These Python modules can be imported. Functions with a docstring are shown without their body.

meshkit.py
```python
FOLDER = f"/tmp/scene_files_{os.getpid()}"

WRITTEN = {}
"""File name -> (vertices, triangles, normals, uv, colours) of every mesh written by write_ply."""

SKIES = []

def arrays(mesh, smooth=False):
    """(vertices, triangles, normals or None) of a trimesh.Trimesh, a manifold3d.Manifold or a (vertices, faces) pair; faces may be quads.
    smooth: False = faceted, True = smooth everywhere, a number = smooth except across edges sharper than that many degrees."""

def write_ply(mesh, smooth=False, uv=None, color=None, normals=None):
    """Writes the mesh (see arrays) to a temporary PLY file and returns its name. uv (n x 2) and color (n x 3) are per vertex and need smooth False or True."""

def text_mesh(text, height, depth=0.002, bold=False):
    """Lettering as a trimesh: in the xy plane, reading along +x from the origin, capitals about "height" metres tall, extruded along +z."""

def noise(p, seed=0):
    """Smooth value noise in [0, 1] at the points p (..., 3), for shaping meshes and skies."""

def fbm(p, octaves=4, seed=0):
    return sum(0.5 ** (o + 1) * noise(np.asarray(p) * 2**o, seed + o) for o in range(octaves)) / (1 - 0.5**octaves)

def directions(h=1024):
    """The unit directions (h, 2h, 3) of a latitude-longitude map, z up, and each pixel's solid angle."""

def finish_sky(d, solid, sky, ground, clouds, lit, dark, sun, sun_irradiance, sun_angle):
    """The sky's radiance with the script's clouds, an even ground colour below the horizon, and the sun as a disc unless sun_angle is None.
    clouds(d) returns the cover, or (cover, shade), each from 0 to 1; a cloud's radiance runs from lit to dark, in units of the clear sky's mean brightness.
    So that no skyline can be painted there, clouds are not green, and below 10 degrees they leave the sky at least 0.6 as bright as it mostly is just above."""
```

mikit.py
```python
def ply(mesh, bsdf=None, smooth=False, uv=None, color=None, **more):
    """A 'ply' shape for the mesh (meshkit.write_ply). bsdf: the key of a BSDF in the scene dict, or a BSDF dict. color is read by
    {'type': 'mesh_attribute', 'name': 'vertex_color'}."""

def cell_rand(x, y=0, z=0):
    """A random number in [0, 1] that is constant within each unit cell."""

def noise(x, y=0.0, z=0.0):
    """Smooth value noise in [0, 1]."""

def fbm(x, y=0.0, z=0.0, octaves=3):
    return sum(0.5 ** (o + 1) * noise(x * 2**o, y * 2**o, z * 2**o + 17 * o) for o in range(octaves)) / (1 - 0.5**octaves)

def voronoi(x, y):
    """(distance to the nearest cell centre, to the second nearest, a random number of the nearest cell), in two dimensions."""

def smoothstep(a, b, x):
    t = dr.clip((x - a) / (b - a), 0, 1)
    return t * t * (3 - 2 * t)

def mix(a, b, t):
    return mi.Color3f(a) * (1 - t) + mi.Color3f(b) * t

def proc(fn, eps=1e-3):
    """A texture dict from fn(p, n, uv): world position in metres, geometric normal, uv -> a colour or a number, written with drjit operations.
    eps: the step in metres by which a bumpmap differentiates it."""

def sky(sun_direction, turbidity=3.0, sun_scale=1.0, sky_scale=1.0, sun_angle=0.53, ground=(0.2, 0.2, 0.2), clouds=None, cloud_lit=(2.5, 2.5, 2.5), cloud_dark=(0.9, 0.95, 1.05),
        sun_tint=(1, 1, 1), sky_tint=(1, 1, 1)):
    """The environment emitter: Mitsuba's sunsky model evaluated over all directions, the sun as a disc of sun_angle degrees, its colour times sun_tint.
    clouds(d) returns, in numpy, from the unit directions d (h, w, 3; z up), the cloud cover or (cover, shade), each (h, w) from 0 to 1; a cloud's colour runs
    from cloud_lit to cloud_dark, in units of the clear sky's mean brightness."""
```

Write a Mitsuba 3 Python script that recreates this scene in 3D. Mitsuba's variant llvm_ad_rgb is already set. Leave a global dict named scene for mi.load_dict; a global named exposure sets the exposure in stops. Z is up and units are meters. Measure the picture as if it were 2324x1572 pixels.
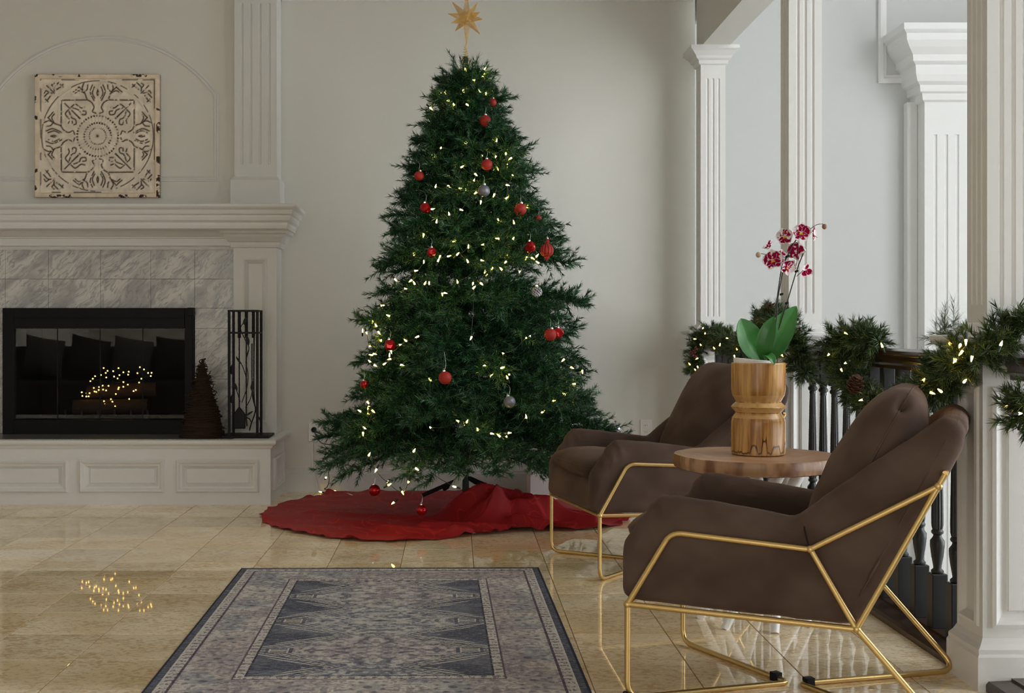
import math
import numpy as np, trimesh, manifold3d as m3
import drjit as dr
import mitsuba as mi
import mikit, meshkit
from mikit import proc, noise, fbm, voronoi, cell_rand, smoothstep, mix

T = mi.ScalarTransform4f
scene, labels = {}, {}
exposure = 0.0

# ------------------------------------------------------------------ camera and daylight
FOC, VX, VY, EYE = 2800.0, 1031.0, 739.5, 1.0
scene['camera'] = {'type': 'perspective', 'fov_axis': 'x', 'fov': 2 * math.degrees(math.atan(1162 / FOC)),
                   'principal_point_offset_x': (1162 - VX) / 2324.0, 'principal_point_offset_y': (786 - VY) / 1572.0,
                   'near_clip': 0.05, 'far_clip': 100.0,
                   'to_world': T().look_at(origin=[0, 0, EYE], target=[0, 1, EYE], up=[0, 0, 1])}
# daylight: overcast panes of out-of-view windows, placed to light stair hall and living room
DAY_HALL, DAY_FRONT, DAY_ROOM = (4.2, 4.4, 4.5), (.32, .33, .34), (2.5, 2.48, 2.32)


def P(px, py, Y):
    "the world point seen at a pixel of the 2324 x 1572 frame at depth Y"
    return np.array([(px - VX) * Y / FOC, Y, EYE - (py - VY) * Y / FOC])


# ------------------------------------------------------------------ helpers
def K(base):
    if base not in scene and base not in labels and not any(k.startswith(base + '__') for k in scene):
        return base
    n = 1
    while f'{base}_{n:03d}' in scene or f'{base}_{n:03d}' in labels:
        n += 1
    return f'{base}_{n:03d}'


COUNT = {}


def num(base):
    n = COUNT.get(base, -1) + 1
    COUNT[base] = n
    return base if n == 0 else f'{base}_{n:03d}'


def put(key, shape, label=None, category=None, group=None, kind=None):
    key = num(key)
    scene[key] = shape
    tag(key, label, category, group, kind)
    return key


def tag(key, label=None, category=None, group=None, kind=None):
    d = {k: v for k, v in (('label', label), ('category', category), ('group', group), ('kind', kind)) if v}
    if d:
        labels[key] = {**labels.get(key, {}), **d}


def thing(base, label, category, group=None):
    key = num(base)
    tag(key, label, category, group)
    return key


def ply(mesh, mat, smooth=False, **kw):
    return mikit.ply(mesh, mat, smooth, **kw)


def moved(shape, m):
    return {**shape, 'to_world': m}


def cat(ms):
    vs, fs, n = [], [], 0
    for m in ms:
        v, f = (m.vertices, m.faces) if hasattr(m, 'vertices') else m
        vs.append(np.asarray(v, float)); fs.append(np.asarray(f, int) + n); n += len(v)
    return trimesh.Trimesh(np.vstack(vs), np.vstack(fs), process=False)


def quads(f):
    f = np.asarray(f, int)
    return np.vstack([f[:, [0, 1, 2]], f[:, [0, 2, 3]]])


def box(x0, x1, y0, y1, z0, z1, b=0.0):
    if b <= 0:
        m = trimesh.creation.box((x1 - x0, y1 - y0, z1 - z0))
        m.apply_translation(((x0 + x1) / 2, (y0 + y1) / 2, (z0 + z1) / 2))
        return m
    pts = []
    for sx in (0, 1):
        for sy in (0, 1):
            for sz in (0, 1):
                for k in range(3):
                    o = [b, b, b]; o[k] = 0
                    pts.append([x1 - o[0] if sx else x0 + o[0], y1 - o[1] if sy else y0 + o[1], z1 - o[2] if sz else z0 + o[2]])
    return trimesh.convex.convex_hull(np.array(pts))


def loops(ls, close=True, cap=True):
    "a skin through closed loops of equal length"
    ls = [np.asarray(l, float) for l in ls]
    n = len(ls[0]); v = np.vstack(ls); f = []
    for a in range(len(ls) - 1):
        for i in range(n):
            j = (i + 1) % n
            f.append([a * n + i, a * n + j, (a + 1) * n + j, (a + 1) * n + i])
    f = quads(f)
    if cap:
        c0, c1 = len(v), len(v) + 1
        v = np.vstack([v, ls[0].mean(0), ls[-1].mean(0)])
        i = np.arange(n); j = (i + 1) % n
        f = np.vstack([f, np.stack([j, i, np.full(n, c0)], 1), np.stack([i + (len(ls) - 1) * n, j + (len(ls) - 1) * n, np.full(n, c1)], 1)])
    return trimesh.Trimesh(v, f, process=False)


def prof_box(x0, x1, y0, y1, prof):
    "a box whose sides carry a moulding: prof = [(outward, z), ...] from the bottom up"
    return loops([[(x0 - o, y0 - o, z), (x1 + o, y0 - o, z), (x1 + o, y1 + o, z), (x0 - o, y1 + o, z)] for o, z in prof])


def rect_mould(x0, x1, z0, z1, y, prof):
    "a mitred picture-frame moulding on a wall that faces -y: prof = [(inset, proud), ...]"
    return loops([[(x0 + i, y - p, z0 + i), (x1 - i, y - p, z0 + i), (x1 - i, y - p, z1 - i), (x0 + i, y - p, z1 - i)] for i, p in prof], cap=False)


def bar(pa, pb, prof):
    "a prism from pa to pb (x, y) with the section prof = [(sideways, z), ...]"
    pa, pb = np.asarray(pa, float), np.asarray(pb, float)
    d = (pb - pa) / np.linalg.norm(pb - pa); s = np.array([d[1], -d[0]])
    return loops([[(*(p + s * o), z) for o, z in prof] for p in (pa, pb)])


def lathe(prof, n=32, cap=True):
    "turned body: prof = [(r, z), ...] from the bottom up"
    a = np.arange(n) * 2 * np.pi / n
    return loops([np.stack([r * np.cos(a), r * np.sin(a), np.full(n, z)], 1) for r, z in prof], cap=cap)


def tube(pts, r, sides=8, cap=True, closed=False):
    p = np.asarray(pts, float)
    n = len(p); r = np.broadcast_to(r, (n,))
    t = np.gradient(p, axis=0) if not closed else np.roll(p, -1, 0) - np.roll(p, 1, 0)
    t /= np.linalg.norm(t, axis=1, keepdims=True) + 1e-12
    a = np.cross(t[0], [0.3, 0.2, 0.93]); a /= np.linalg.norm(a)
    ang = np.arange(sides) * 2 * np.pi / sides
    ls = []
    for i in range(n):
        a = a - t[i] * (a @ t[i]); a /= np.linalg.norm(a) + 1e-12
        b = np.cross(t[i], a)
        ls.append(p[i] + r[i] * (np.cos(ang)[:, None] * a + np.sin(ang)[:, None] * b))
    if closed:
        ls.append(ls[0])
    return loops(ls, cap=cap and not closed)


def bend(pts, rad, n=6):
    "a polyline with its corners rounded"
    pts = [np.asarray(p, float) for p in pts]
    out = [pts[0]]
    for i, (a, b, c) in enumerate(zip(pts, pts[1:], pts[2:])):
        da, dc = a - b, c - b
        la, lc = np.linalg.norm(da), np.linalg.norm(dc)
        q = min(rad[i] if isinstance(rad, tuple) else rad, la * .48, lc * .48)
        p0, p1 = b + da / la * q, b + dc / lc * q
        for t in np.linspace(0, 1, n):
            out.append((1 - t) ** 2 * p0 + 2 * t * (1 - t) * b + t * t * p1)
    out.append(pts[-1])
    return np.array(out)


def spline(pts, n=8):
    "Catmull-Rom through the points"
    p = np.asarray(pts, float)
    p = np.vstack([2 * p[0] - p[1], p, 2 * p[-1] - p[-2]])
    out = []
    for i in range(1, len(p) - 2):
        for t in np.arange(n) / n:
            a, b, c, d = p[i - 1:i + 3]
            out.append(.5 * (2 * b + (c - a) * t + (2 * a - 5 * b + 4 * c - d) * t * t + (3 * b - a - 3 * c + d) * t ** 3))
    out.append(p[-2])
    return np.array(out)


ICO = trimesh.creation.icosphere(2)


def hull(balls):
    "manifold hull of spheres (x, y, z, r)"
    return m3.Manifold.hull_points(np.vstack([ICO.vertices * b[3] + np.array(b[:3]) for b in balls]))


def soft(man, edge=0.02, it=12, amp=0.0, freq=8.0, seed=0):
    m = man.refine_to_length(edge).to_mesh()
    t = trimesh.Trimesh(m.vert_properties[:, :3], m.tri_verts, process=True)
    trimesh.smoothing.filter_taubin(t, lamb=.5, nu=.52, iterations=it)
    if amp:
        t.vertices += t.vertex_normals * ((meshkit.fbm(t.vertices * freq, 3, seed) - .5) * 2 * amp)[:, None]
    return t


def manbox(x0, x1, y0, y1, z0, z1):
    return m3.Manifold.cube([x1 - x0, y1 - y0, z1 - z0]).translate([x0, y0, z0])


def man_mesh(m):
    q = m.to_mesh()
    return trimesh.Trimesh(q.vert_properties[:, :3], q.tri_verts, process=False)


def pillow(w, h, t, n=28, p=2.6, pinch=.06, cut=0.0):
    "a cushion lying in its own xy plane, half sizes w, h, half thickness t"
    g = np.sin(np.linspace(-1, 1, n) * np.pi / 2)
    X, Y = np.meshgrid(g, g, indexing='ij')
    x = X * w * (1 - pinch * (1 - Y ** 2) - cut * X ** 4 * Y ** 6); y = Y * h * (1 - pinch * (1 - X ** 2) - cut * Y ** 4 * X ** 6)
    z = t * ((1 - np.abs(X) ** p).clip(0) * (1 - np.abs(Y) ** p).clip(0)) ** .55
    idx = np.arange(n * n).reshape(n, n)
    q = np.stack([idx[:-1, :-1], idx[1:, :-1], idx[1:, 1:], idx[:-1, 1:]], -1).reshape(-1, 4)
    top = np.stack([x, y, z + .003], -1).reshape(-1, 3); bot = np.stack([x, y, -z - .003], -1).reshape(-1, 3)
    rim = np.concatenate([idx[:, 0], idx[-1, 1:], idx[-2::-1, -1], idx[0, -2:0:-1]])
    r2 = np.roll(rim, -1); N = n * n
    f = np.vstack([quads(q), quads(q[:, ::-1] + N), quads(np.stack([rim, rim + N, r2 + N, r2], 1))])
    return trimesh.Trimesh(np.vstack([top, bot]), f, process=False), np.stack([x, y, x * 0], -1).reshape(-1, 3)[rim]


# ------------------------------------------------------------------ materials
def two(d):
    return {'type': 'twosided', 'bsdf': d}


def rgb(*c):
    return {'type': 'rgb', 'value': list(c)}


def lin(r, g, b):
    return tuple(((c / 255) / 12.92 if c / 255 < .04045 else ((c / 255 + .055) / 1.055) ** 2.4) for c in (r, g, b))


def prin(col, rough=.5, spec=.5, **kw):
    return two({'type': 'principled', 'base_color': rgb(*col) if isinstance(col, tuple) else col, 'roughness': rough, 'specular': spec, **kw})


def mat(name, d):
    scene['mat_' + name] = d
    return 'mat_' + name


def bumpy(d, fn, scale=1.0, eps=1e-3):
    return two({'type': 'bumpmap', 'arbitrary': proc(fn, eps), 'scale': scale, 'bsdf': d})


WALL = mat('wall_paint', two({'type': 'diffuse', 'reflectance': rgb(.69, .68, .635)}))
HALLW = mat('hall_paint', two({'type': 'diffuse', 'reflectance': rgb(.53, .535, .525)}))
TRIM = mat('white_trim', prin((.66, .652, .64), .38, .4))
PALE = mat('hall_plain', two({'type': 'diffuse', 'reflectance': rgb(.52, .52, .51)}))
CEIL = mat('ceiling_paint', two({'type': 'diffuse', 'reflectance': rgb(.70, .685, .66)}))
GROUT = mat('grout', two({'type': 'diffuse', 'reflectance': rgb(.22, .16, .10)}))

TX0, TY0, TS = .0808, .0425, .3047


def tile_col(p, n, uv):
    i, j = dr.floor((p.x - TX0) / TS), dr.floor((p.y - TY0) / TS)
    ox = cell_rand(i, j, 3) * 20
    cloud = fbm(p.x * 3.0 + ox, p.y * 5.0 + ox, 1.7, 3)
    speck = fbm(p.x * 70 + ox, p.y * 105, 3.1, 4) * .7 + .3 * fbm(p.x * 9, p.y * 12 + ox, 6.1, 2)
    fleck = fbm(p.x * 130, p.y * 190 + ox, 9.1, 2)
    c = mix((.65, .515, .315), (.77, .66, .475), smoothstep(.3, .7, cloud))
    c = mix(c, (.40, .235, .085), smoothstep(.46, .70, speck) * .50)
    c = mix(c, (.27, .17, .09), smoothstep(.60, .80, fleck) * .32)
    return c * (.9 + .2 * cell_rand(i, j, 7))


TILE = mat('floor_tile', two({'type': 'principled', 'base_color': proc(tile_col), 'roughness': .025, 'eta': 2.1}))


def marble_col(p, n, uv):
    i, j = dr.floor((p.x + 10) / .305), dr.floor((p.z - .365) / .305)
    o = cell_rand(i, j, 1) * 30
    s = dr.select(cell_rand(i, j, 5) > .5, 1.0, 1.0)
    t = cell_rand(i, j, 5) * .5 - .1
    a, b = p.x * (.8 + t) + p.z, p.x - p.z * (.9 + t)
    w = fbm(p.x * 9 + o, p.z * 9, o, 3) - .5
    v1 = 1 - dr.abs(fbm(a * 7 + o + w * 1.2, b * 34 + w * 3, o, 4) - .5) * 2
    v2 = fbm(a * 4 + o, b * 15 + w * 2.5, o + 3, 4)
    v3 = fbm(a * 20 + o, b * 60 + w * 4, o + 5, 3)
    c = mix((.60, .585, .565), (.37, .36, .365), smoothstep(.32, .72, v2))
    c = mix(c, (.30, .295, .305), smoothstep(.5, .75, v3) * .55)
    return mix(c, (.20, .195, .21), smoothstep(.90, 1.0, v1) * .6)


MARBLE = mat('marble', prin(proc(marble_col), .22, .5))
HEARTH = mat('slate', prin((.085, .085, .08), .25, .5))
BLACK = mat('black_metal', prin((.009, .009, .010), .45, .12))
IRON = mat('wrought_iron', prin((.010, .010, .011), .5, .2))
SOOT = mat('soot', two({'type': 'diffuse', 'reflectance': rgb(.014, .014, .014)}))
PANE = mat('fire_glass', {'type': 'thindielectric', 'int_ior': 1.55})
STEEL = mat('steel', two({'type': 'roughconductor', 'material': 'Al', 'alpha': .25}))
GOLD = mat('brass', prin((.66, .46, .19), .34, .5, metallic=.92))
GOLDW = mat('gold_wire', prin((.82, .56, .17), .35, .5, metallic=.55))


def velvet_col(p, n, uv):
    a = fbm(p.x * 9, p.y * 9, p.z * 9, 3)
    return mix((.060, .037, .028), (.096, .063, .050), smoothstep(.25, .75, a))


VELVET = mat('brown_velvet', prin(proc(velvet_col), .85, .2, sheen=.9, sheen_tint=.6))
SEAM = mat('seam_thread', two({'type': 'diffuse', 'reflectance': rgb(.025, .018, .015)}))
WHITEP = mat('white_plastic', prin((.78, .76, .74), .35, .5))
RAILW = mat('rail_wood', prin((.035, .017, .010), .16, .5))
BALU = mat('black_paint', prin((.013, .0135, .0145), .38, .45))


def wood_top(p, n, uv):
    x, y = p.x - 1.05, p.y - 4.24
    r = dr.sqrt(x * x + y * y)
    w = fbm(p.x * 7, p.y * 7, p.z * 2, 3)
    g = fbm(r * 60 + w * 12, dr.atan2(y, x) * 1.2, 0.0, 3)
    h = fbm(dr.atan2(y, x) * 9, p.z * 9 + w * 4, 4.0, 3)
    up = smoothstep(.5, .9, n.z)
    top = mix((.34, .185, .10), (.45, .27, .16), g)
    side = mix((.17, .07, .03), (.42, .24, .13), smoothstep(.3, .75, h))
    return mix(side, top, up)


TABLEW = mat('acacia_wood', prin(proc(wood_top), .38, .5))


def vase_wood(p, n, uv):
    a = dr.atan2(p.y - 4.2, p.x - 1.035)
    w = fbm(a * 2.5, p.z * 5, 1.0, 3)
    g = fbm(a * 14 + w * 3, p.z * 7, 2.0, 3)
    ring = fbm(a * 3 + w * 2, p.z * 60, 8.0, 2)
    c = mix((.27, .105, .022), (.58, .33, .11), smoothstep(.25, .75, .6 * g + .4 * w))
    flat = 1 - dr.abs(n.z)
    c = mix(mix((.42, .22, .07), (.64, .40, .16), ring), c, smoothstep(.3, .8, flat))
    # the dark spalted line near the foot
    y, sl = mi.Float(.5735), mi.Float(0)
    for a0, h, w_ in ((-1.97, .024, .11), (-1.59, .040, .085), (-1.10, .022, .17), (-.5, .03, .1), (.3, .02, .15), (1.2, .035, .12), (2.1, .02, .2), (2.9, .03, .1)):
        q = (a - a0) / w_
        g_ = h * dr.exp(-q * q * q * q)
        y += g_
        sl += g_ * -4 * q * q * q / w_ / .09
    y += .007 * (noise(a * 19, 1.0, 2.0) - .5)
    d = dr.abs(p.z - y) / dr.sqrt(1 + sl * sl)
    c = mix(c, (.05, .018, .008), 1 - smoothstep(.0022, .0055, d))
    below = smoothstep(.003, -.003, p.z - y)
    return mix(c, (.55, .33, .15), below * .5)


VASEW = mat('turned_wood', prin(proc(vase_wood), .3, .5))
WHITELEG = mat('white_lacquer', prin((.80, .80, .79), .25, .5))
VC = {'type': 'mesh_attribute', 'name': 'vertex_color'}


def needle_col(base, tip):
    def fn(p, n, uv):
        a = cell_rand(p.x * 26, p.y * 26, p.z * 26)
        b = noise(p.x * 110, p.y * 110, p.z * 110)
        return mix(base, tip, .55 * b + .35 * a) * (.55 + .9 * a)
    return proc(fn)


NEEDLE = mat('pvc_needles', prin(needle_col((.010, .048, .022), (.030, .100, .036)), .38, .5))
GARLANDN = mat('garland_needles', prin(needle_col((.016, .044, .013), (.062, .094, .022)), .42, .45))
PAINTV = mat('coloured_paint', prin(VC, .6, .3))
PETAL = mat('petal', two({'type': 'diffuse', 'reflectance': VC}))


def leaf_col(p, n, uv):
    return mix((.020, .12, .024), (.05, .21, .04), fbm(p.x * 25, p.y * 25, p.z * 12, 2))


LEAF = mat('orchid_leaf', prin(proc(leaf_col), .35, .5))
STEM = mat('orchid_stem', prin((.028, .020, .014), .5, .4))
BARK = mat('bark', prin((.030, .016, .010), .8, .2))
CONEB = mat('pine_cone', prin((.085, .038, .020), .6, .3))
WIREG = mat('green_wire', prin((.012, .03, .018), .5, .4))
REDM = mat('red_matte', prin((.34, .019, .013), .55, .4))
REDG = mat('red_gloss', prin((.42, .006, .008), .12, .6, metallic=.55))
SILVM = mat('silver_matte', prin((.21, .205, .24), .42, .5, metallic=.6))
SILVG = mat('silver_glitter', prin((.55, .54, .58), .22, .5, metallic=.9))
CAPM = mat('silver_cap', prin((.8, .8, .8), .25, .5, metallic=1.0))
BERRY = mat('berry', prin((.09, .006, .006), .25, .5))


def skirt_col(p, n, uv):
    w = fbm(p.x * 5, p.y * 5, 0.0, 2) * 6
    d = dr.abs(fbm(p.x * 13 + w, p.y * 13 - w, 4.0, 2) - .5)
    q = smoothstep(.02, .05, d)
    return mix((.40, .018, .020), (.30, .010, .014), q)


SKIRT = mat('red_damask', prin(proc(skirt_col), .6, .35, sheen=.4))

# the rug: its own axes from its far left corner
RUG_O, RUG_A = np.array([-.876, 5.066]), math.atan2(.018, 1.225)
RUGW, RUGL = 1.225, 1.83


def rug_col(p, n, uv):
    ca, sa = math.cos(RUG_A), math.sin(RUG_A)
    dx, dy = p.x - RUG_O[0], p.y - RUG_O[1]
    s, t = dx * ca + dy * sa, dx * sa - dy * ca
    x, y = s - RUGW / 2, t - RUGL / 2
    ax = dr.abs(x)
    e = dr.minimum(RUGW / 2 - ax, RUGL / 2 - dr.abs(y))
    along = dr.select(RUGW / 2 - ax < RUGL / 2 - dr.abs(y), y, x)
    navy, cream, grey, pink, mid = (.088, .094, .128), (.62, .58, .53), (.36, .36, .39), (.42, .31, .31), (.20, .21, .25)
    streak = fbm(s * 90, t * 420, 1.0, 3)
    wear = fbm(s * 9, t * 16, 2.0, 4)
    mott = fbm(s * 34, t * 60, 5.0, 3)
    tone = fbm(s * 3.1, t * 3.1, 8.0, 2)

    def band(v, a, b):
        return dr.select((v >= a) & (v < b), mi.Float(1), mi.Float(0))

    # guard stripes with little hooked motifs
    gp = along / .034
    gi, gf = dr.floor(gp), gp - dr.floor(gp)
    gm = band(gf, .25, .8) * smoothstep(.42, .5, noise(gi * 3.3 + gf * 5, e * 190, 2.0))
    # main border: rosettes every 0.235 m and rows of small figures between
    bp = along / .235 + .5
    bi, bf = dr.floor(bp), bp - dr.floor(bp)
    bx, by = (bf - .5) * .235, e - .149
    rr = dr.sqrt(bx * bx + by * by)
    ang = dr.atan2(by, bx)
    ros = smoothstep(.056, .036, rr + .010 * dr.cos(ang * 8)) * smoothstep(.36, .56, mott + .10)
    rin = smoothstep(.012, .018, dr.abs(rr - .028)) 
    fig = smoothstep(.50, .60, noise(dr.abs(bx) * 120, by * 110, bi)) * smoothstep(.05, .07, rr)
    border = mix(mix(cream, grey, smoothstep(.35, .65, wear)), pink, smoothstep(.48, .66, tone) * .45)
    bgl = noise(dr.abs(bx) * 80, by * 80, 4.0)
    border = mix(border, cream, smoothstep(.66, .72, bgl) * .5)
    border = mix(border, navy, smoothstep(.33, .28, bgl) * .45 * smoothstep(.04, .06, rr))
    border = mix(border, navy, ros * .85 * (.4 + .6 * rin))
    border = mix(border, (.20, .15, .17), fig * .45)
    guard = mix(mix(cream, grey, .35 * wear), (.17, .13, .165), gm * .85)
    # field: a chain of hexagonal medallions, dark wedges with feathers and hooked figures at the sides
    P_ = .38
    yy0 = y + P_ / 2
    yi = dr.floor(yy0 / P_)
    yf = yy0 - yi * P_ - P_ / 2
    yy = dr.abs(yf)
    xb = .318 - yy * 1.08
    din = xb - ax
    med = mix(mid, grey, smoothstep(.38, .62, mott * .6 + wear * .4))
    med = mix(med, cream, smoothstep(.55, .66, mott) * .5)
    med = mix(med, pink, smoothstep(.54, .70, tone + .1 * (wear - .5)) * .4)
    gl = noise(ax * 62, yy * 62, yi * 3.0 + 1.0)
    gl2 = noise(ax * 105, yy * 105, yi * 3.0 + 7.0)
    keep = smoothstep(.34, .50, mott + .08)
    med = mix(med, navy, smoothstep(.66, .70, gl) * .75 * keep)
    med = mix(med, cream, smoothstep(.34, .30, gl) * .75 * keep)
    med = mix(med, cream, smoothstep(.72, .76, gl2) * .5)
    line = band(din, .0, .006) + band(din, .026, .030) + band(din, .085, .089) * .7
    med = mix(med, cream, dr.clip(line, 0, 1) * smoothstep(.30, .45, wear + .1) * .8)
    med = mix(med, navy, band(din, .006, .016) * .7 + band(din, .030, .040) * .4)
    cx, cy = ax, dr.abs(y)
    star = smoothstep(.075, .03, cx * .55 + cy) * smoothstep(.4, .55, mott + .1)
    med = mix(med, cream, star * .6)
    med = mix(med, navy, smoothstep(.026, .014, cx * .5 + cy) * .8)
    # feathers in the wedges
    q = (ax * .55 + yy * 1.0) / .021
    qf = q - dr.floor(q)
    hook = (ax - xb) / .05
    fea = band(qf, .0, .45) * band(ax - xb, .030, .085) * smoothstep(.3, .5, noise(dr.floor(q) * 1.7, yi, 3.0) + .18)
    hk = (yy * 1.25 - ax * .2) / .024
    hf = hk - dr.floor(hk)
    latch = band(hf, .1, .62) * band(ax - xb, .004, .022)
    wedge = mix(navy, mid, smoothstep(.4, .7, wear) * .6)
    wedge = mix(wedge, cream, dr.clip(fea + latch, 0, 1) * .85)
    # the hooked figures
    fx = ax - .262
    bars = (band(yy, 0, .006) + band(yy, .015, .021)) * band(fx, 0, .062) + band(fx, .0, .006) * band(yy, 0, .028) + band(fx, .056, .062) * band(yy, .006, .021)
    inner = dr.select(din > 0, 1.0, 0.0)
    field = mix(wedge, med, inner)
    field = mix(field, navy, band(fx, -.012, .072) * band(yy, 0, .032) * .9)
    field = mix(field, cream, dr.clip(bars, 0, 1) * .9)
    c = mi.Color3f(navy)
    c = dr.select(e < .009, mi.Color3f(.045, .05, .068), c)
    c = dr.select(e > .030, mi.Color3f(cream), c)
    c = dr.select(e > .036, guard, c)
    c = dr.select(e > .064, mi.Color3f(.10, .075, .10), c)
    c = dr.select(e > .072, border, c)
    c = dr.select(e > .224, mi.Color3f(.13, .09, .115), c)
    c = dr.select(e > .230, guard, c)
    c = dr.select(e > .257, mi.Color3f(.05, .05, .065), c)
    c = dr.select(e > .263, field, c)
    fade = smoothstep(.50, .74, streak) * dr.select(e < .009, 0.0, 1.0)
    c = mix(c, (.34, .325, .33), fade * .55)
    c = mix(c, (.07, .07, .09), smoothstep(.56, .78, 1 - streak) * .45)
    return c * (.86 + .28 * fbm(s * 240, t * 240, 4.0, 2))


RUG = mat('rug_pile', two({'type': 'diffuse', 'reflectance': proc(rug_col)}))


def lamp(key, mesh, radiance, weight, mat_key=WHITEP, smooth=True, **kw):
    s = ply(mesh, mat_key, smooth)
    s['emitter'] = {'type': 'area', 'radiance': rgb(*radiance), 'sampling_weight': weight}
    return s
# ------------------------------------------------------------------ the setting
WY = 7.457            # back wall
scene['floor'] = ply(box(-5.2, 1.63, -3.0, WY + .1, -.25, -.003), GROUT)
tag('floor', 'polished golden travertine tile floor with narrow dark joints', kind='structure')
tile = ply(box(0, TS - .003, 0, TS - .003, -.012, 0, .0008), TILE)
i0, i1, j0, j1 = -9, 5, 10, 24
field = []
for i in range(-18, 6):
    for j in range(-11, 25):
        x0, y0 = TX0 + i * TS + .0015, TY0 + j * TS + .0015
        x1, y1 = min(x0 + TS - .003, 1.478), min(y0 + TS - .003, WY)
        if x1 - x0 < .02 or y1 - y0 < .02:
            continue
        whole = x1 - x0 > TS - .004 and y1 - y0 > TS - .004
        if i0 <= i and j0 <= j:
            scene[num('floor__tile')] = moved(tile, T().translate([x0, y0, 0])) if whole else ply(box(x0, x1, y0, y1, -.012, 0, .0008), TILE)
        else:
            field.append(box(x0, x1, y0, y1, -.012, 0))
scene['floor__tile_field'] = ply(cat(field), TILE)
tag('floor__tile_field', kind='stuff')


def struct(key, mesh, m, label, smooth=False):
    scene[key] = ply(mesh, m, smooth)
    tag(key, label, kind='structure')


struct('wall_back', box(-1.10, 1.455, WY, WY + .14, 0, 3.06), WALL, 'pale greige painted wall behind the tree')
struct('wall_back_left', box(-5.2, -3.07, WY, WY + .14, 0, 3.06), WALL, 'greige wall left of the fireplace')
scene['baseboard_back_left'] = ply(bar((-5.2, WY), (-3.16, WY), [(0, 0), (.016, 0), (.016, .108), (.012, .126), (.004, .140), (0, .145)]), TRIM)
tag('baseboard_back_left', 'white baseboard left of the fireplace', kind='structure')
struct('wall_left', box(-5.35, -5.2, -3.15, WY + .9, 0, 3.06), WALL, 'greige side wall of the living room')
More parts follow.
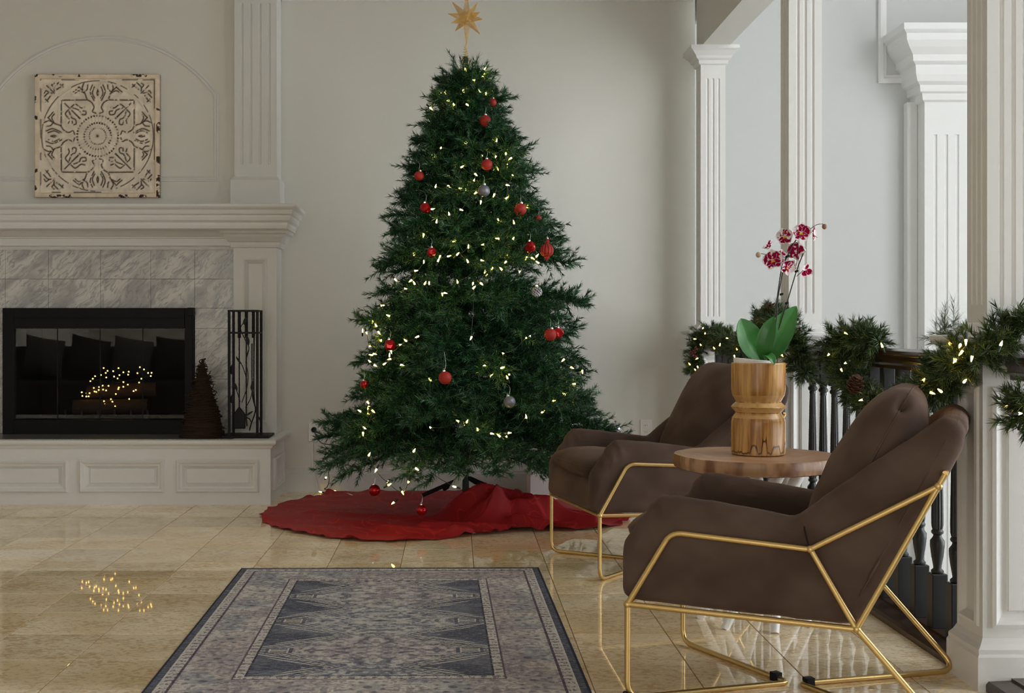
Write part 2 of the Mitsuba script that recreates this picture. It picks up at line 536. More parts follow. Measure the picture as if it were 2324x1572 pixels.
# the unseen wall behind the viewer, opened for two windows that light the scene
wb = manbox(-5.2, 6.2, -3.15, -3.0, -1.3, 6.5) - manbox(-3.6, .4, -3.3, -2.9, .7, 2.5) - manbox(1.75, 4.5, -3.3, -2.9, -.4, 4.2)
struct('wall_front', man_mesh(wb), WALL, 'unseen wall behind the viewer, with openings for the windows that light the rooms')
struct('ceiling', box(-5.2, 1.60, -3.0, WY + .3, 3.05, 3.2), CEIL, 'white living room ceiling')
struct('wall_far', box(1.30, 6.3, 8.45, 8.6, -1.3, 6.5), HALLW, 'bright pale wall of the stair hall beyond the railing')
wr = manbox(6.0, 6.15, -3.0, 8.5, -1.3, 6.5) - manbox(5.9, 6.3, .2, 5.6, -.7, 5.8)
struct('wall_right', man_mesh(wr), PALE, 'unseen outer wall of the stair hall, opened for the window that lights it')
struct('ceiling_hall', box(1.60, 6.1, -3.0, 8.5, 6.4, 6.55), PALE, 'high white ceiling of the stair hall')
struct('floor_hall', box(1.30, 6.1, -3.0, 8.6, -1.45, -1.3), mat('hall_floor', prin((.5, .49, .47), .3, .5)), 'pale floor of the lower stair hall')
struct('wall_stair', box(1.60, 1.63, -3.0, 7.6, -1.3, -.26), HALLW, 'wall of the stair well under the railing')
struct('wall_upper', box(1.44, 1.60, -3.0, 7.33, 2.63, 3.05), WALL, 'header beam over the railing between living room and stair hall')
struct('wall_gallery', box(1.585, 1.60, -3.0, 8.45, 3.0, 6.5), HALLW, 'upper wall of the stair hall over the header')
struct('wall_corner', box(1.30, 1.455, WY + .14, 8.5, 0, 3.06), WALL, 'wall return behind the end column')


# windows out of view: sash frames, and glowing panes placed to light the rooms
def window(key, x0, x1, z0, z1, y, glow, weight, nx, nz, turn=None):
    m = turn or T()
    mk = lambda s: moved(s, m)  # noqa: E731
    scene[key] = mk(ply(cat([box(x0 - .06, x1 + .06, y - .10, y + .02, z0 - .06, z0, .004), box(x0 - .06, x1 + .06, y - .10, y + .02, z1, z1 + .06, .004),
                             box(x0 - .06, x0, y - .10, y + .02, z0, z1, .004), box(x1, x1 + .06, y - .10, y + .02, z0, z1, .004)]), TRIM))
    tag(key, 'white framed window outside the view, its glowing pane placed to light the rooms', kind='structure')
    bars = [box(x0 + (x1 - x0) * k / nx - .02, x0 + (x1 - x0) * k / nx + .02, y - .07, y - .02, z0, z1, .003) for k in range(1, nx)]
    bars += [box(x0, x1, y - .07, y - .02, z0 + (z1 - z0) * k / nz - .02, z0 + (z1 - z0) * k / nz + .02, .003) for k in range(1, nz)]
    scene[key + '__muntin'] = mk(ply(cat(bars), TRIM))
    v = np.array([(x0, y - .09, z0), (x1, y - .09, z0), (x1, y - .09, z1), (x0, y - .09, z1)])
    scene[key + '__pane'] = mk({**ply((v[[0, 3, 2, 1]], np.array([[0, 1, 2], [0, 2, 3]])), WHITEP), 'emitter': {'type': 'area', 'radiance': rgb(*glow), 'sampling_weight': weight}})


# built facing +y, the glass on the outdoor side; the hall's side window is turned to face -x
window('window_1', .2, 5.6, -.7, 5.8, 0, DAY_HALL, 60.0, 4, 6, T().translate([6.0, 0, 0]) @ T().rotate([0, 0, 1], 90))  # unseen, lights the hall, the floor and the back wall from the right
window('window_2', 1.75, 4.5, -.4, 4.2, 0, DAY_FRONT, 30.0, 3, 4, T().translate([0, -3.0, 0]))  # unseen behind the viewer, brightens the column fronts
window('window_3', -3.6, .4, .7, 2.5, 0, DAY_ROOM, 30.0, 4, 2, T().translate([0, -3.0, 0]))  # unseen behind the viewer, lights the hearth and back wall from the front

# baseboards, crown
BASEP = [(0, 0), (.016, 0), (.016, .108), (.012, .116), (.012, .126), (.004, .140), (0, .145)]
scene['baseboard_back'] = ply(bar((-1.03, WY), (1.42, WY), [(o, z) for o, z in BASEP]), TRIM)
tag('baseboard_back', 'white moulded baseboard along the wall behind the tree', kind='structure')
scene['trim_1'] = ply(bar((-1.04, WY), (1.44, WY), [(0, 2.957), (.012, 2.957), (.018, 2.972), (.045, 2.99), (.075, 3.03), (.08, 3.05), (0, 3.05)]), TRIM)
tag('trim_1', 'white crown moulding under the ceiling', kind='structure')

# picture-frame panels on the far wall, and the pilaster with its entablature
PANELP = [(0, 0), (0, .018), (.012, .026), (.03, .026), (.04, .012), (.055, .012), (.06, 0)]
scene['trim_2'] = ply(rect_mould(2.90, 4.4, 2.66, 4.3, 8.449, PANELP), TRIM)
tag('trim_2', 'white picture-frame moulding high on the far hall wall', kind='structure')
px0, px1 = 3.145, 3.44
pf = manbox(px0, px1, 8.25, 8.448, -1.3, 2.58)
for k in range(3):
    cx = px0 + .072 + k * .073
    pf = pf - m3.Manifold.cylinder(3.28, .013, .013, 12).translate([cx, 8.248, -1.0])
key = put('pilaster', ply(man_mesh(pf), TRIM), 'white fluted pilaster with broad capital on the far hall wall, between the two nearer columns', 'pilaster')
scene[key + '__capital'] = ply(prof_box(px0, px1 + .12, 8.25, 8.448, [(o, 1 + (z - 1) * 1.04) for o, z in [(.004, 2.44), (.02, 2.45), (.025, 2.49), (.045, 2.50), (.05, 2.54), (.075, 2.56), (.09, 2.60), (.095, 2.66), (.12, 2.68), (.125, 2.72), (.16, 2.76), (.185, 2.80), (.19, 2.84), (.215, 2.86), (.215, 2.90)]]), TRIM)
scene[key + '__casing'] = ply(box(px0 - .07, px0, 8.37, 8.448, -1.3, 2.52, .006), TRIM)
# tall glazed door with a daylit pane, right of the pilaster
scene['door_1'] = ply(cat([box(3.445, 3.50, 8.30, 8.449, -1.3, 2.42, .006), box(4.52, 4.60, 8.30, 8.449, -1.3, 2.42, .006), box(3.50, 4.52, 8.32, 8.449, 2.34, 2.42, .006),
                           box(3.50, 4.52, 8.36, 8.449, -1.3, -1.05, .006), box(3.92, 4.0, 8.36, 8.449, -1.05, 2.34, .006), box(3.50, 4.52, 8.37, 8.449, .55, .60, .006)]), TRIM)
tag('door_1', 'white glazed door bright with daylight, behind the near column', kind='structure')
v = np.array([(3.50, 8.42, -1.05), (4.52, 8.42, -1.05), (4.52, 8.42, 2.34), (3.50, 8.42, 2.34)])
scene['door_1__pane'] = {**ply((v, np.array([[0, 1, 2], [0, 2, 3]])), WHITEP), 'emitter': {'type': 'area', 'radiance': rgb(3.2, 3.3, 3.3), 'sampling_weight': 25.0}}

# ------------------------------------------------------------------ columns on panelled pedestals
FL = [.040, .0725, .105]


def column(xl, yf, label, capital):
    "xl: left side of the shaft, yf: its front"
    k = thing('column', label, 'column')
    w, d = .145, .133
    px0, px1, py0, py1 = xl - .021, xl + w + .04, yf - .02, yf + d + .02
    sh = manbox(xl, xl + w, yf, yf + d, .98, 2.63)
    top = 2.44 if capital else 2.47
    for o in FL:
        for zc in (1.06, top):
            sh = sh - m3.Manifold.sphere(.0075, 16).translate([xl + o, yf - .001, zc])
        sh = sh - m3.Manifold.cylinder(top - 1.06, .0075, .0075, 14).translate([xl + o, yf - .001, 1.06])
    for o in (.034, .0665, .099):
        sh = sh - m3.Manifold.cylinder(top - 1.06, .0075, .0075, 14).translate([xl - .001, yf + o, 1.06])
    scene[k + '__shaft'] = ply(man_mesh(sh), TRIM, 25)
    scene[k + '__capital'] = ply(prof_box(xl, xl + w, yf, yf + d, [(.002, 2.525), (.012, 2.53), (.014, 2.55), (.028, 2.56), (.034, 2.575), (.055, 2.60), (.068, 2.61), (.068, 2.63)]), TRIM)
    scene[k + '__shaft_base'] = ply(prof_box(xl, xl + w, yf, yf + d, [(.03, .974), (.03, .985), (.018, .995), (.01, 1.005), (.002, 1.01)]), TRIM)
    scene[k + '__cap'] = ply(prof_box(px0, px1, py0, py1, [(.004, .915), (.012, .922), (.018, .935), (.035, .945), (.055, .955), (.058, .960), (.058, .970), (.054, .974)]), TRIM)
    pd = manbox(px0, px1, py0, py1, .02, .955)
    # sunk panels on the front and on the left
    pd = pd - manbox(px0 + .03, px1 - .03, py0 - .01, py0 + .008, .175, .825) - manbox(px0 - .01, px0 + .008, py0 + .03, py1 - .03, .175, .825)
    scene[k + '__pedestal'] = ply(man_mesh(pd), TRIM)
    mo = [(0, 0), (.002, .007), (.012, .010), (.020, .004), (.030, -.006), (.036, -.008)]
    scene[num(k + '__panel_moulding')] = ply(rect_mould(px0 + .022, px1 - .022, .167, .833, py0, mo), TRIM)
    side = rect_mould(py0 + .022, py1 - .022, .167, .833, 0, mo)
    side.vertices = np.stack([side.vertices[:, 1] + px0, side.vertices[:, 0], side.vertices[:, 2]], 1)
    side.faces = side.faces[:, ::-1]
    scene[num(k + '__panel_moulding')] = ply(side, TRIM)
    scene[k + '__panel'] = ply(box(px0 + .068, px1 - .068, py0 - .002, py0 + .012, .213, .787, .004), TRIM)
    scene[k + '__plinth'] = ply(prof_box(px0, px1, py0, py1, [(.022, 0), (.022, .092), (.018, .10), (.018, .112), (.008, .125), (.001, .14)]), TRIM)
    return k


column(1.44, 7.21, 'white fluted column at the end of the greige wall, farthest of three', True)
column(1.46, 5.386, 'tall white fluted column behind the orchid, middle one of three', False)
column(1.477, 3.42, 'near white fluted column on a panelled pedestal, at the right behind the armchair', False)


# ------------------------------------------------------------------ railing
def xr(Y):
    return 1.555 - .0098 * (Y - 3.42)


RAILP = [(.041, .920 - .016), (.036, .914), (.022, .920), (0, .922), (-.022, .920), (-.036, .914), (-.041, .904), (-.041, .893), (-.034, .884), (-.034, .872), (-.026, .864), (-.026, .852), (.026, .852), (.026, .864), (.034, .872), (.034, .884), (.041, .893)]
SHOEP = [(.10, 0), (.10, .018), (.092, .027), (.03, .030), (.03, .036), (-.03, .036), (-.03, .030), (-.064, .027), (-.074, .018), (-.074, 0)]
bp = [(.0085, .205), (.019, .210), (.020, .216), (.012, .224), (.013, .232), (.0185, .262), (.0225, .296), (.0225, .312), (.014, .324), (.012, .330), (.018, .336), (.019, .342), (.014, .350)]
up = [(.014, .712), (.013, .722), (.019, .728), (.020, .736), (.014, .744), (.017, .752), (.0085, .758)]
BL = lathe(bp, 14)
BU = lathe(up, 14)
a = np.arange(24) * 2 * np.pi / 24
flu = 1 - .13 * (np.arange(24) % 2)
BF = loops([np.stack([r * flu * np.cos(a), r * flu * np.sin(a), np.full(24, z)], 1) for r, z in ((.016, .350), (.0185, .362), (.019, .39), (.0165, .55), (.0135, .68), (.0125, .712))])
BAL = ply(cat([box(-.025, .025, -.025, .025, .034, .208, .003), box(-.021, .021, -.021, .021, .756, .854, .003), BL, BU, BF]), BALU, 35)
for ya, yb, nb, off, label in ((7.18, 5.55, 10, .10, 'dark stair railing on black balusters between the wall column and the middle column'),
                               (5.36, 3.58, 11, .07, 'stair railing behind the near armchair, dark wooden rail on black turned balusters'),
                               (3.395, 1.2, 12, .20, 'end of dark handrail fixed to the front of the near pedestal')):
    k = thing('stair_railing', label, 'railing')
    scene[k + '__handrail'] = ply(bar((xr(ya), ya), (xr(yb), yb), RAILP), RAILW, 40)
    tag(k + '__handrail', 'glossy dark brown handrail')
    scene[k + '__shoe_rail'] = ply(bar((xr(ya), ya - (.0 if ya > 3.5 else .012)), (xr(yb), yb), SHOEP), RAILW, 40)
    for q in range(nb):
        Y = ya - off - q * .148
        if Y > yb + .05:
            scene[num(k + '__baluster')] = moved(BAL, T().translate([xr(Y), Y, 0]))

# ------------------------------------------------------------------ fireplace
fp = thing('fireplace', 'white panelled fireplace with marble surround, mantel shelf and raised hearth', 'fireplace')
CX, RX = -2.09, -1.0276
L = lambda x: 2 * CX - x  # noqa: E731  mirrored about the middle of the fireplace
HB = 6.90
hm = manbox(L(RX), RX, HB, WY, 0, .335)
PAN = []
for a, b in ((400, 588), (181, 373), (-38, 155)):
    x0, x1 = P(a, 0, HB)[0], P(b, 0, HB)[0]
    PAN.append((x0, x1)); hm = hm - manbox(x0 + .006, x1 - .006, HB - .1, HB + .012, P(0, 1117, HB)[2] + .006, P(0, 1043, HB)[2] - .006)
z0, z1 = P(0, 1117, HB)[2], P(0, 1043, HB)[2]
hm = hm - manbox(RX - .012, RX + .1, HB + .10, WY - .10, z0 + .006, z1 - .006)
scene[fp + '__hearth'] = ply(man_mesh(hm), TRIM)
hp = [(0, 0), (.001, .014), (.008, .020), (.016, .017), (.024, .008), (.034, .006), (.046, -.010), (.050, -.0118)]
for x0, x1 in PAN:
    h = num(fp + '__hearth__panel_moulding')
    scene[h] = ply(rect_mould(x0, x1, z0, z1, HB, hp), TRIM)
    scene[num(fp + '__hearth__panel')] = ply(box(x0 + .055, x1 - .055, HB + .004, HB + .02, z0 + .05, z1 - .05, .003), TRIM)
s = rect_mould(HB + .09, WY - .09, z0, z1, 0, hp)
s.vertices = np.stack([RX - s.vertices[:, 1], s.vertices[:, 0], s.vertices[:, 2]], 1)
scene[num(fp + '__hearth__panel_moulding')] = ply(s, TRIM)
scene[fp + '__hearth_cap'] = ply(prof_box(L(RX), RX, HB, WY - .004, [(.002, .312), (.008, .318), (.014, .330), (.028, .338), (.034, .346), (.034, .358), (.030, .363)]), TRIM)
scene[fp + '__hearth_slab'] = ply(box(L(RX) + .30, RX - .22, HB + .035, 7.29, .355, .3655, .001), HEARTH)
tag(fp + '__hearth_slab', 'dark polished stone slab on top of the hearth')
MY = 7.29
# chimney breast
cb = manbox(L(-1.28), -1.28, 7.33, 7.60, .36, 3.05) - manbox(-2.70, -1.52, 7.0, 7.9, .36, 1.10)
scene[fp + '__chimney_breast'] = ply(man_mesh(cb), WALL)
# marble tiles around the fire
X0, X1 = P(10, 0, 7.28)[0], P(440, 0, 7.28)[0]
zt = P(0, 564, MY)[2]
vx = [P(q, 0, MY)[0] for q in (530, 442, 342, 228, 110, 12)]
vx += [vx[-1] - .302, L(vx[0])] if False else [P(12, 0, MY)[0] - .24]
zh = [P(0, q, MY)[2] for q in (564, 633, 699)]
mt = []
for a in range(len(vx) - 1):
    for b in range(2):
        if 1 <= a <= 4 or a in (0, 5):
            mt.append((vx[a + 1], vx[a], zh[b + 1], zh[b]))
zs = [zh[2], P(0, 745, MY)[2], P(0, 860, MY)[2], .366]
for b in range(3):
    mt.append((vx[1], vx[0], zs[b + 1], zs[b])); mt.append((vx[6], vx[5], zs[b + 1], zs[b]))
for x0, x1, a, b in mt:
    scene[num(fp + '__marble_tile')] = ply(box(x0 + .0006, x1 - .0006, MY, 7.335, a + .0006, b - .0006, .0008), MARBLE)
# fire box and glass doors
fk = fp + '__fire_screen'
zb, ztp = .366, P(0, 699, 7.28)[2]
gx0, gx1, gz0, gz1 = P(34, 0, 7.27)[0], P(421, 0, 7.27)[0], P(0, 953, 7.27)[2], P(0, 745, 7.27)[2]
scene[fk] = ply(cat([box(X0, gx0, 7.245, 7.30, zb, ztp, .003), box(gx1, X1, 7.245, 7.30, zb, ztp, .003), box(gx0, gx1, 7.245, 7.30, zb, gz0, .002), box(gx0, gx1, 7.245, 7.30, gz1, ztp, .002),
                     box(gx0 - .01, gx1 + .01, 7.238, 7.25, gz1 + .06, gz1 + .062, .0005), box(X1 - .03, X1 + .006, 7.235, 7.29, ztp - .045, ztp + .002, .002)]), BLACK)
tag(fk, 'black metal fire screen frame with glass doors')
scene[fk + '__trim'] = ply(box(gx0, gx1, 7.252, 7.266, gz1 - .001, gz1 + .006, .001), STEEL)
for q in range(4):
    a, b = gx0 + (gx1 - gx0) * q / 4, gx0 + (gx1 - gx0) * (q + 1) / 4
    v = np.array([(a + .002, 7.268, gz0), (b - .002, 7.268, gz0), (b - .002, 7.268, gz1), (a + .002, 7.268, gz1)])
    scene[num(fk + '__glass_pane')] = ply((v, np.array([[0, 1, 2], [0, 2, 3]])), PANE)
    if q:
        scene[num(fk + '__mullion')] = ply(box(a - .0025, a + .0025, 7.264, 7.272, gz0, gz1), BLACK)
fb = manbox(-2.72, -1.50, 7.302, 8.02, .30, 1.13) - manbox(-2.66, -1.56, 7.2, 7.96, .366, 1.09)
scene[fp + '__fire_box'] = ply(man_mesh(fb), SOOT)
# mantel shelf and frieze
ME = -.955
scene[fp + '__mantel_shelf'] = ply(prof_box(L(ME), ME, 7.06, WY - .003, [(-.03, 1.556), (-.004, 1.558), (.0, 1.575), (.0, 1.592), (.014, 1.604), (.018, 1.622), (.018, 1.632), (.028, 1.640), (.034, 1.662), (.048, 1.674), (.052, 1.682), (.052, 1.692), (.048, 1.696)]), TRIM)
scene[fp + '__frieze'] = ply(bar((L(-1.30), 7.30), (-1.30, 7.30), [(0, 1.450), (.03, 1.450), (.034, 1.458), (.028, 1.466), (.05, 1.472), (.05, 1.512), (.058, 1.516), (.058, 1.522), (.075, 1.530), (.095, 1.548), (.11, 1.560), (0, 1.560)]), TRIM)
BULLP = [(0, 0), (.002, .006), (.010, .009), (.016, .004), (.020, .0035), (.026, .007), (.032, .004), (.034, 0)]
for sd in (1, 0):
    fx = (lambda a, b: (a, b)) if sd else (lambda a, b: (L(b), L(a)))
    # lower pilaster with sunk panel and capital
    x0, x1 = fx(-1.298, -1.0435)
    lp = manbox(x0, x1, 7.25, WY - .002, .363, 1.58)
    a0, a1 = x0 + .062, x1 - .062
    pz0, pz1 = P(0, 958, 7.25)[2], P(0, 588, 7.25)[2]
    lp = lp - manbox(a0, a1, 7.2, 7.262, pz0, pz1)
    k = num(fp + '__pilaster')
    scene[k] = ply(man_mesh(lp), TRIM)
    scene[k + '__panel_moulding'] = ply(rect_mould(a0 - .006, a1 + .006, pz0 - .006, pz1 + .006, 7.25, [(0, 0), (.001, .006), (.010, .008), (.018, .002), (.026, -.004), (.032, -.011)]), TRIM)
    scene[k + '__capital'] = ply(prof_box(x0, x1, 7.25, WY - .003, [(.002, 1.458), (.012, 1.462), (.016, 1.476), (.018, 1.49), (.030, 1.498), (.045, 1.52), (.052, 1.535), (.068, 1.542), (.072, 1.556), (.072, 1.56)]), TRIM)
    # fluted pilaster over the mantel
    ux0, ux1 = fx(-1.2956, -1.0464)
    up_ = manbox(ux0, ux1, 7.27, WY - .002, 1.69, 3.05)
    zf0, zf1 = P(0, 370, 7.27)[2], P(0, 10, 7.27)[2]
    for q in (549, 569, 590, 611):
        fx_ = P(q, 0, 7.27)[0]
        fx_ = fx_ if sd else L(fx_)
        up_ = up_ - m3.Manifold.cylinder(zf1 - zf0, .009, .009, 14).translate([fx_, 7.2695, zf0])
        for zz in (zf0, zf1):
            up_ = up_ - m3.Manifold.sphere(.009, 14).translate([fx_, 7.2695, zz])
    k = num(fp + '__fluted_pilaster')
    scene[k] = ply(man_mesh(up_), TRIM, 25)
    pz = P(0, 403, 7.27)[2]
    scene[k + '__plinth'] = ply(prof_box(ux0, ux1, 7.27, WY - .003, [(.02, 1.694), (.02, pz - .016), (.012, pz - .004), (.002, pz + .006)]), TRIM)
# arched panel moulding over the mantel
Zb, Zs, Za = P(0, 412, 7.33)[2], P(0, 213, 7.33)[2], P(0, 80, 7.33)[2]
xc = P(240, 0, 7.33)[0]; hw = P(497, 0, 7.33)[0] - xc; rise = Za - Zs
R = (hw ** 2 + rise ** 2) / (2 * rise)
th = math.asin(hw / R)
path = [(xc - hw, Zb), (xc - hw, Zs)] + [(xc + R * math.sin(q), Za - R + R * math.cos(q)) for q in np.linspace(-th, th, 41)[1:-1]] + [(xc + hw, Zs), (xc + hw, Zb)]
path = np.array(path); n = len(path)
ls = []
for i in range(n):
    a, b, c = path[i - 1], path[i], path[(i + 1) % n]
    d1, d2 = (b - a) / np.linalg.norm(b - a), (c - b) / np.linalg.norm(c - b)
    n1, n2 = np.array([d1[1], -d1[0]]), np.array([d2[1], -d2[0]])
    m = (n1 + n2); m /= (m @ n1)
    ls.append([(b[0] + m[0] * o, 7.33 - p, b[1] + m[1] * o) for o, p in [(0, -.002)] + BULLP[1:-1] + [(.034, -.002)]])
scene[fp + '__arch_moulding'] = ply(loops(ls + ls[:1], cap=False), TRIM, 35)

# carved wall panel over the mantel
AX0, AX1, AZ0, AZ1 = P(80, 0, 7.30)[0], P(362, 0, 7.30)[0], P(0, 448, 7.30)[2], P(0, 169, 7.30)[2]
na = 240
g = np.linspace(-1, 1, na)
U, V = np.meshgrid(g, g)


def seg_dist(pts, u, v):
    d = np.full(u.shape, 9.0)
    pts = np.asarray(pts, float)
    for a, b in zip(pts[:-1], pts[1:]):
        ab = b - a
        t = (((u - a[0]) * ab[0] + (v - a[1]) * ab[1]) / (ab @ ab + 1e-12)).clip(0, 1)
        d = np.minimum(d, np.hypot(u - a[0] - t * ab[0], v - a[1] - t * ab[1]))
    return d


# one eighth of the pattern, folded eight ways: a >= b >= 0
A_, B_ = np.maximum(abs(U), abs(V)), np.minimum(abs(U), abs(V))
S = lambda *p: spline(p, 6)  # noqa: E731
strokes = [[(.59, .16), (.585, .57)], S((.53, .53), (.40, .40), (.29, .285)),
           S((.37, .03), (.40, .085), (.47, .06), (.55, .10), (.60, .17), (.70, .21), (.80, .30)), S((.70, .21), (.74, .30), (.70, .36)), S((.72, .22), (.76, .17), (.83, .16)),
           S((.70, .21), (.78, .25), (.86, .22)), S((.80, .30), (.76, .34), (.72, .39)), S((.47, .43), (.52, .36), (.46, .27), (.47, .21)), S((.46, .40), (.42, .30), (.36, .27), (.35, .20), (.40, .19), (.41, .24)),
           S((.62, .05), (.70, .085), (.80, .055)), S((.66, 0), (.70, .012), (.755, 0)), S((.58, .06), (.72, .12), (.83, .085)),
           S((.73, .70), (.80, .70), (.87, .63)), S((.78, .70), (.83, .74), (.86, .70)), S((.70, .70), (.82, .82)), S((.76, .66), (.80, .60), (.84, .56)), S((.84, .60), (.80, .56))]
d = np.full(U.shape, 9.0)
for s_ in strokes:
    d = np.minimum(d, seg_dist(s_, A_, B_))
r = np.hypot(U, V)
bro = meshkit.fbm(np.stack([U * 9, V * 9, U * 0], -1), 3, 4)
fine = meshkit.fbm(np.stack([U * 30, V * 30, U * 0 + 3], -1), 3, 9)
aa = np.arctan2(V, U)
groove = np.exp(-(d / .0105) ** 2)
for rad, cnt, wd in ((.135, 28, .010), (.215, 32, .014), (.33, 44, .014)):
    groove = np.maximum(groove, np.exp(-((r - rad) / wd) ** 2) * (np.sin(aa * cnt) > -.35) * (.75 + .5 * (bro > .45)))
groove = np.maximum(groove, np.exp(-(r / .025) ** 2))
ringd = np.exp(-((r - .90) / .009) ** 2) * (bro > .44)
sq = np.maximum(abs(U), abs(V))
edge = np.exp(-((sq - .915) / .009) ** 2) * (meshkit.noise(np.stack([U * 6, V * 6, U * 0], -1), 2) > .45)
chip = (sq > .955) * (meshkit.noise(np.stack([U * 7, V * 7, U * 0], -1), 8) > .70) * (fine > .45)
dark = np.clip(np.maximum.reduce([groove * (fine > .34) * 1.1, ringd, edge, chip * 1.0]), 0, 1)
hgt = .010 * (sq > .925) - .005 * groove + .005 * np.exp(-((r - .875) / .012) ** 2) + .004 * np.exp(-(d - .03) ** 2 / .0004) + .006 * np.exp(-(r / .08) ** 2) - .004 * (sq < .925) + .002 * (fine - .5)
hgt = hgt + .0035 * (r < .32) * (r > .14) * (np.abs(np.sin(aa * 16)) > .9)
paint = np.stack([np.full(U.shape, q) for q in (.76, .68, .57)], -1) * (.80 + .4 * bro)[..., None]
paint = paint * (1 - .25 * (sq > .93)[..., None] * np.array([0, .25, .5]))
col = paint * (1 - dark[..., None]) + np.array([.045, .026, .014]) * dark[..., None]
verts = np.stack([(AX0 + AX1) / 2 + U * (AX1 - AX0) / 2, 7.300 - hgt, (AZ0 + AZ1) / 2 + V * (AZ1 - AZ0) / 2], -1).reshape(-1, 3)
idx = np.arange(na * na).reshape(na, na)
q = np.stack([idx[:-1, :-1], idx[:-1, 1:], idx[1:, 1:], idx[1:, :-1]], -1).reshape(-1, 4)
rim = np.concatenate([idx[0], idx[1:, -1], idx[-1, -2::-1], idx[-2:0:-1, 0]])
back = verts[rim].copy(); back[:, 1] = 7.329
nb = na * na + np.arange(len(rim)); r2 = np.roll(rim, -1); nb2 = np.roll(nb, -1)
f = np.vstack([quads(q), quads(np.stack([rim, nb, nb2, r2], 1))])
key = put('wall_panel', ply((np.vstack([verts, back]), f), PAINTV, True, color=np.vstack([col.reshape(-1, 3), np.tile((.16, .12, .08), (len(rim), 1))])),
          'square cream carved medallion panel with worn dark grooves, hung over the mantel', 'wall art')

# ------------------------------------------------------------------ things on the hearth and in the fire
rng = np.random.default_rng(5)
# twig cone
cx, cy, cz = P(459, 0, 7.06)[0], 7.06, .3655
Hc, rb = P(0, 822, 7.06)[2] - cz, .118
seg, cols = [], []
for k in range(44):
    z = Hc * (k / 44) ** .95
    rr = rb * (1 - z / Hc) ** .85 + .010
    for q in range(4):
        a0 = rng.uniform(0, 6.28); span = rng.uniform(1.6, 3.6)
        aa_ = np.linspace(a0, a0 + span, 10)
        rad = rr + rng.normal(0, .004) + rng.uniform(-.003, .004, 10)
        zz = z + np.linspace(0, rng.normal(0, .02), 10) + rng.normal(0, .0015, 10)
        seg.append(tube(np.stack([cx + rad * np.cos(aa_), cy + rad * np.sin(aa_), np.maximum(cz + zz, cz + .004)], 1), rng.uniform(.0018, .0034), 5))
for q in range(26):
    a0, z = rng.uniform(0, 6.28), rng.uniform(.02, Hc * .95)
    rr = rb * (1 - z / Hc) ** .85 + .010
    o = np.array([math.cos(a0), math.sin(a0), .4 * rng.normal()])
    p0 = np.array([cx + rr * math.cos(a0), cy + rr * math.sin(a0), cz + z])
    seg.append(tube([p0, p0 + o * .014 + [0, 0, .004], p0 + o * rng.uniform(.02, .05)], [.0022, .0016, .001], 4))
core = lathe([(rb * (1 - t) ** .85 + .004, cz + Hc * t) for t in np.linspace(0, 1, 14)], 18)
core.vertices[:, 0] += cx; core.vertices[:, 1] += cy
seg.append(core)
seg.append(tube([(cx, cy, cz + Hc - .02), (cx + .004, cy, cz + Hc + .012), (cx + .02, cy, cz + Hc + .022)], [.010, .008, .004], 6))
put('twig_tree', ply(cat(seg), mat('twigs', prin((.030, .016, .010), .8, .2)), 40), 'small cone-shaped tree of wound brown twigs on the hearth', 'ornament')

# fire tool stand
SY0, SY1 = 7.02, 7.16
sx0, sx1 = P(520, 0, SY0)[0], P(584, 0, SY0)[0]
st = thing('fire_tool_stand', 'tall black iron tool stand with leafy scrolls at the right end of the hearth', 'tool stand')
z0, zt_ = .3655, P(0, 703, SY0)[2]
zm = P(0, 755, SY0)[2]
scene[st + '__base'] = ply(box(sx0 - .04, sx1 + .07, SY0 - .03, SY1 + .05, z0, z0 + .012, .003), IRON)
posts = [(sx0, SY0), (sx1, SY0), (sx1, SY1), (sx0, SY1)]
for x, y in posts:
    scene[num(st + '__post')] = ply(box(x - .007, x + .007, y - .007, y + .007, z0 + .01, zt_, .001), IRON)
ring = lambda z: cat([box(sx0 - .007, sx1 + .007, y - .005, y + .005, z - .005, z + .005) for y in (SY0, SY1)] + [box(x - .005, x + .005, SY0, SY1, z - .005, z + .005) for x in (sx0, sx1)])  # noqa: E731
scene[num(st + '__rail')] = ply(ring(zt_ - .005), IRON)
scene[num(st + '__rail')] = ply(ring(zm), IRON)
vine = []
S3 = lambda pts: spline([P(a, b, SY0 + .02) for a, b in pts], 8)  # noqa: E731
for pts in ([(549, 913), (560, 880), (563, 850), (558, 820), (565, 790), (556, 770), (546, 745), (556, 728)], [(545, 912), (540, 895), (535, 880)], [(560, 860), (552, 835), (546, 822)], [(557, 925), (568, 905), (574, 880)], [(560, 810), (563, 795)]):
    vine.append(tube(S3(pts), .0025, 6))
scene[st + '__vine'] = ply(cat(vine), IRON, 40)
for lx, ly, ang, ln in ((541, 817, -28, .05), (534, 876, -18, .055), (562, 772, -10, .06), (573, 875, 10, .058), (566, 938, 62, .05), (556, 728, 12, .045), (526, 838, 4, .06), (526, 905, 4, .05)):
    c0 = P(lx, ly, SY0 + .018)
    t = np.linspace(-1, 1, 9); w = .011 * (1 - t ** 2) ** .8
    ca, sa = math.cos(math.radians(ang)), math.sin(math.radians(ang))
    out = np.concatenate([np.stack([w, t * ln / 2], 1), np.stack([-w, t * ln / 2], 1)[-2:0:-1]])
    out = np.stack([out[:, 0] * ca - out[:, 1] * -sa, out[:, 0] * sa * -1 * -1 + out[:, 1] * ca], 1)
    sh_ = [np.stack([c0[0] + out[:, 0], np.full(len(out), c0[1] + o), c0[2] + out[:, 1]], 1) for o in (-.001, .001)]
    scene[num(st + '__leaf')] = ply(loops(sh_), IRON)


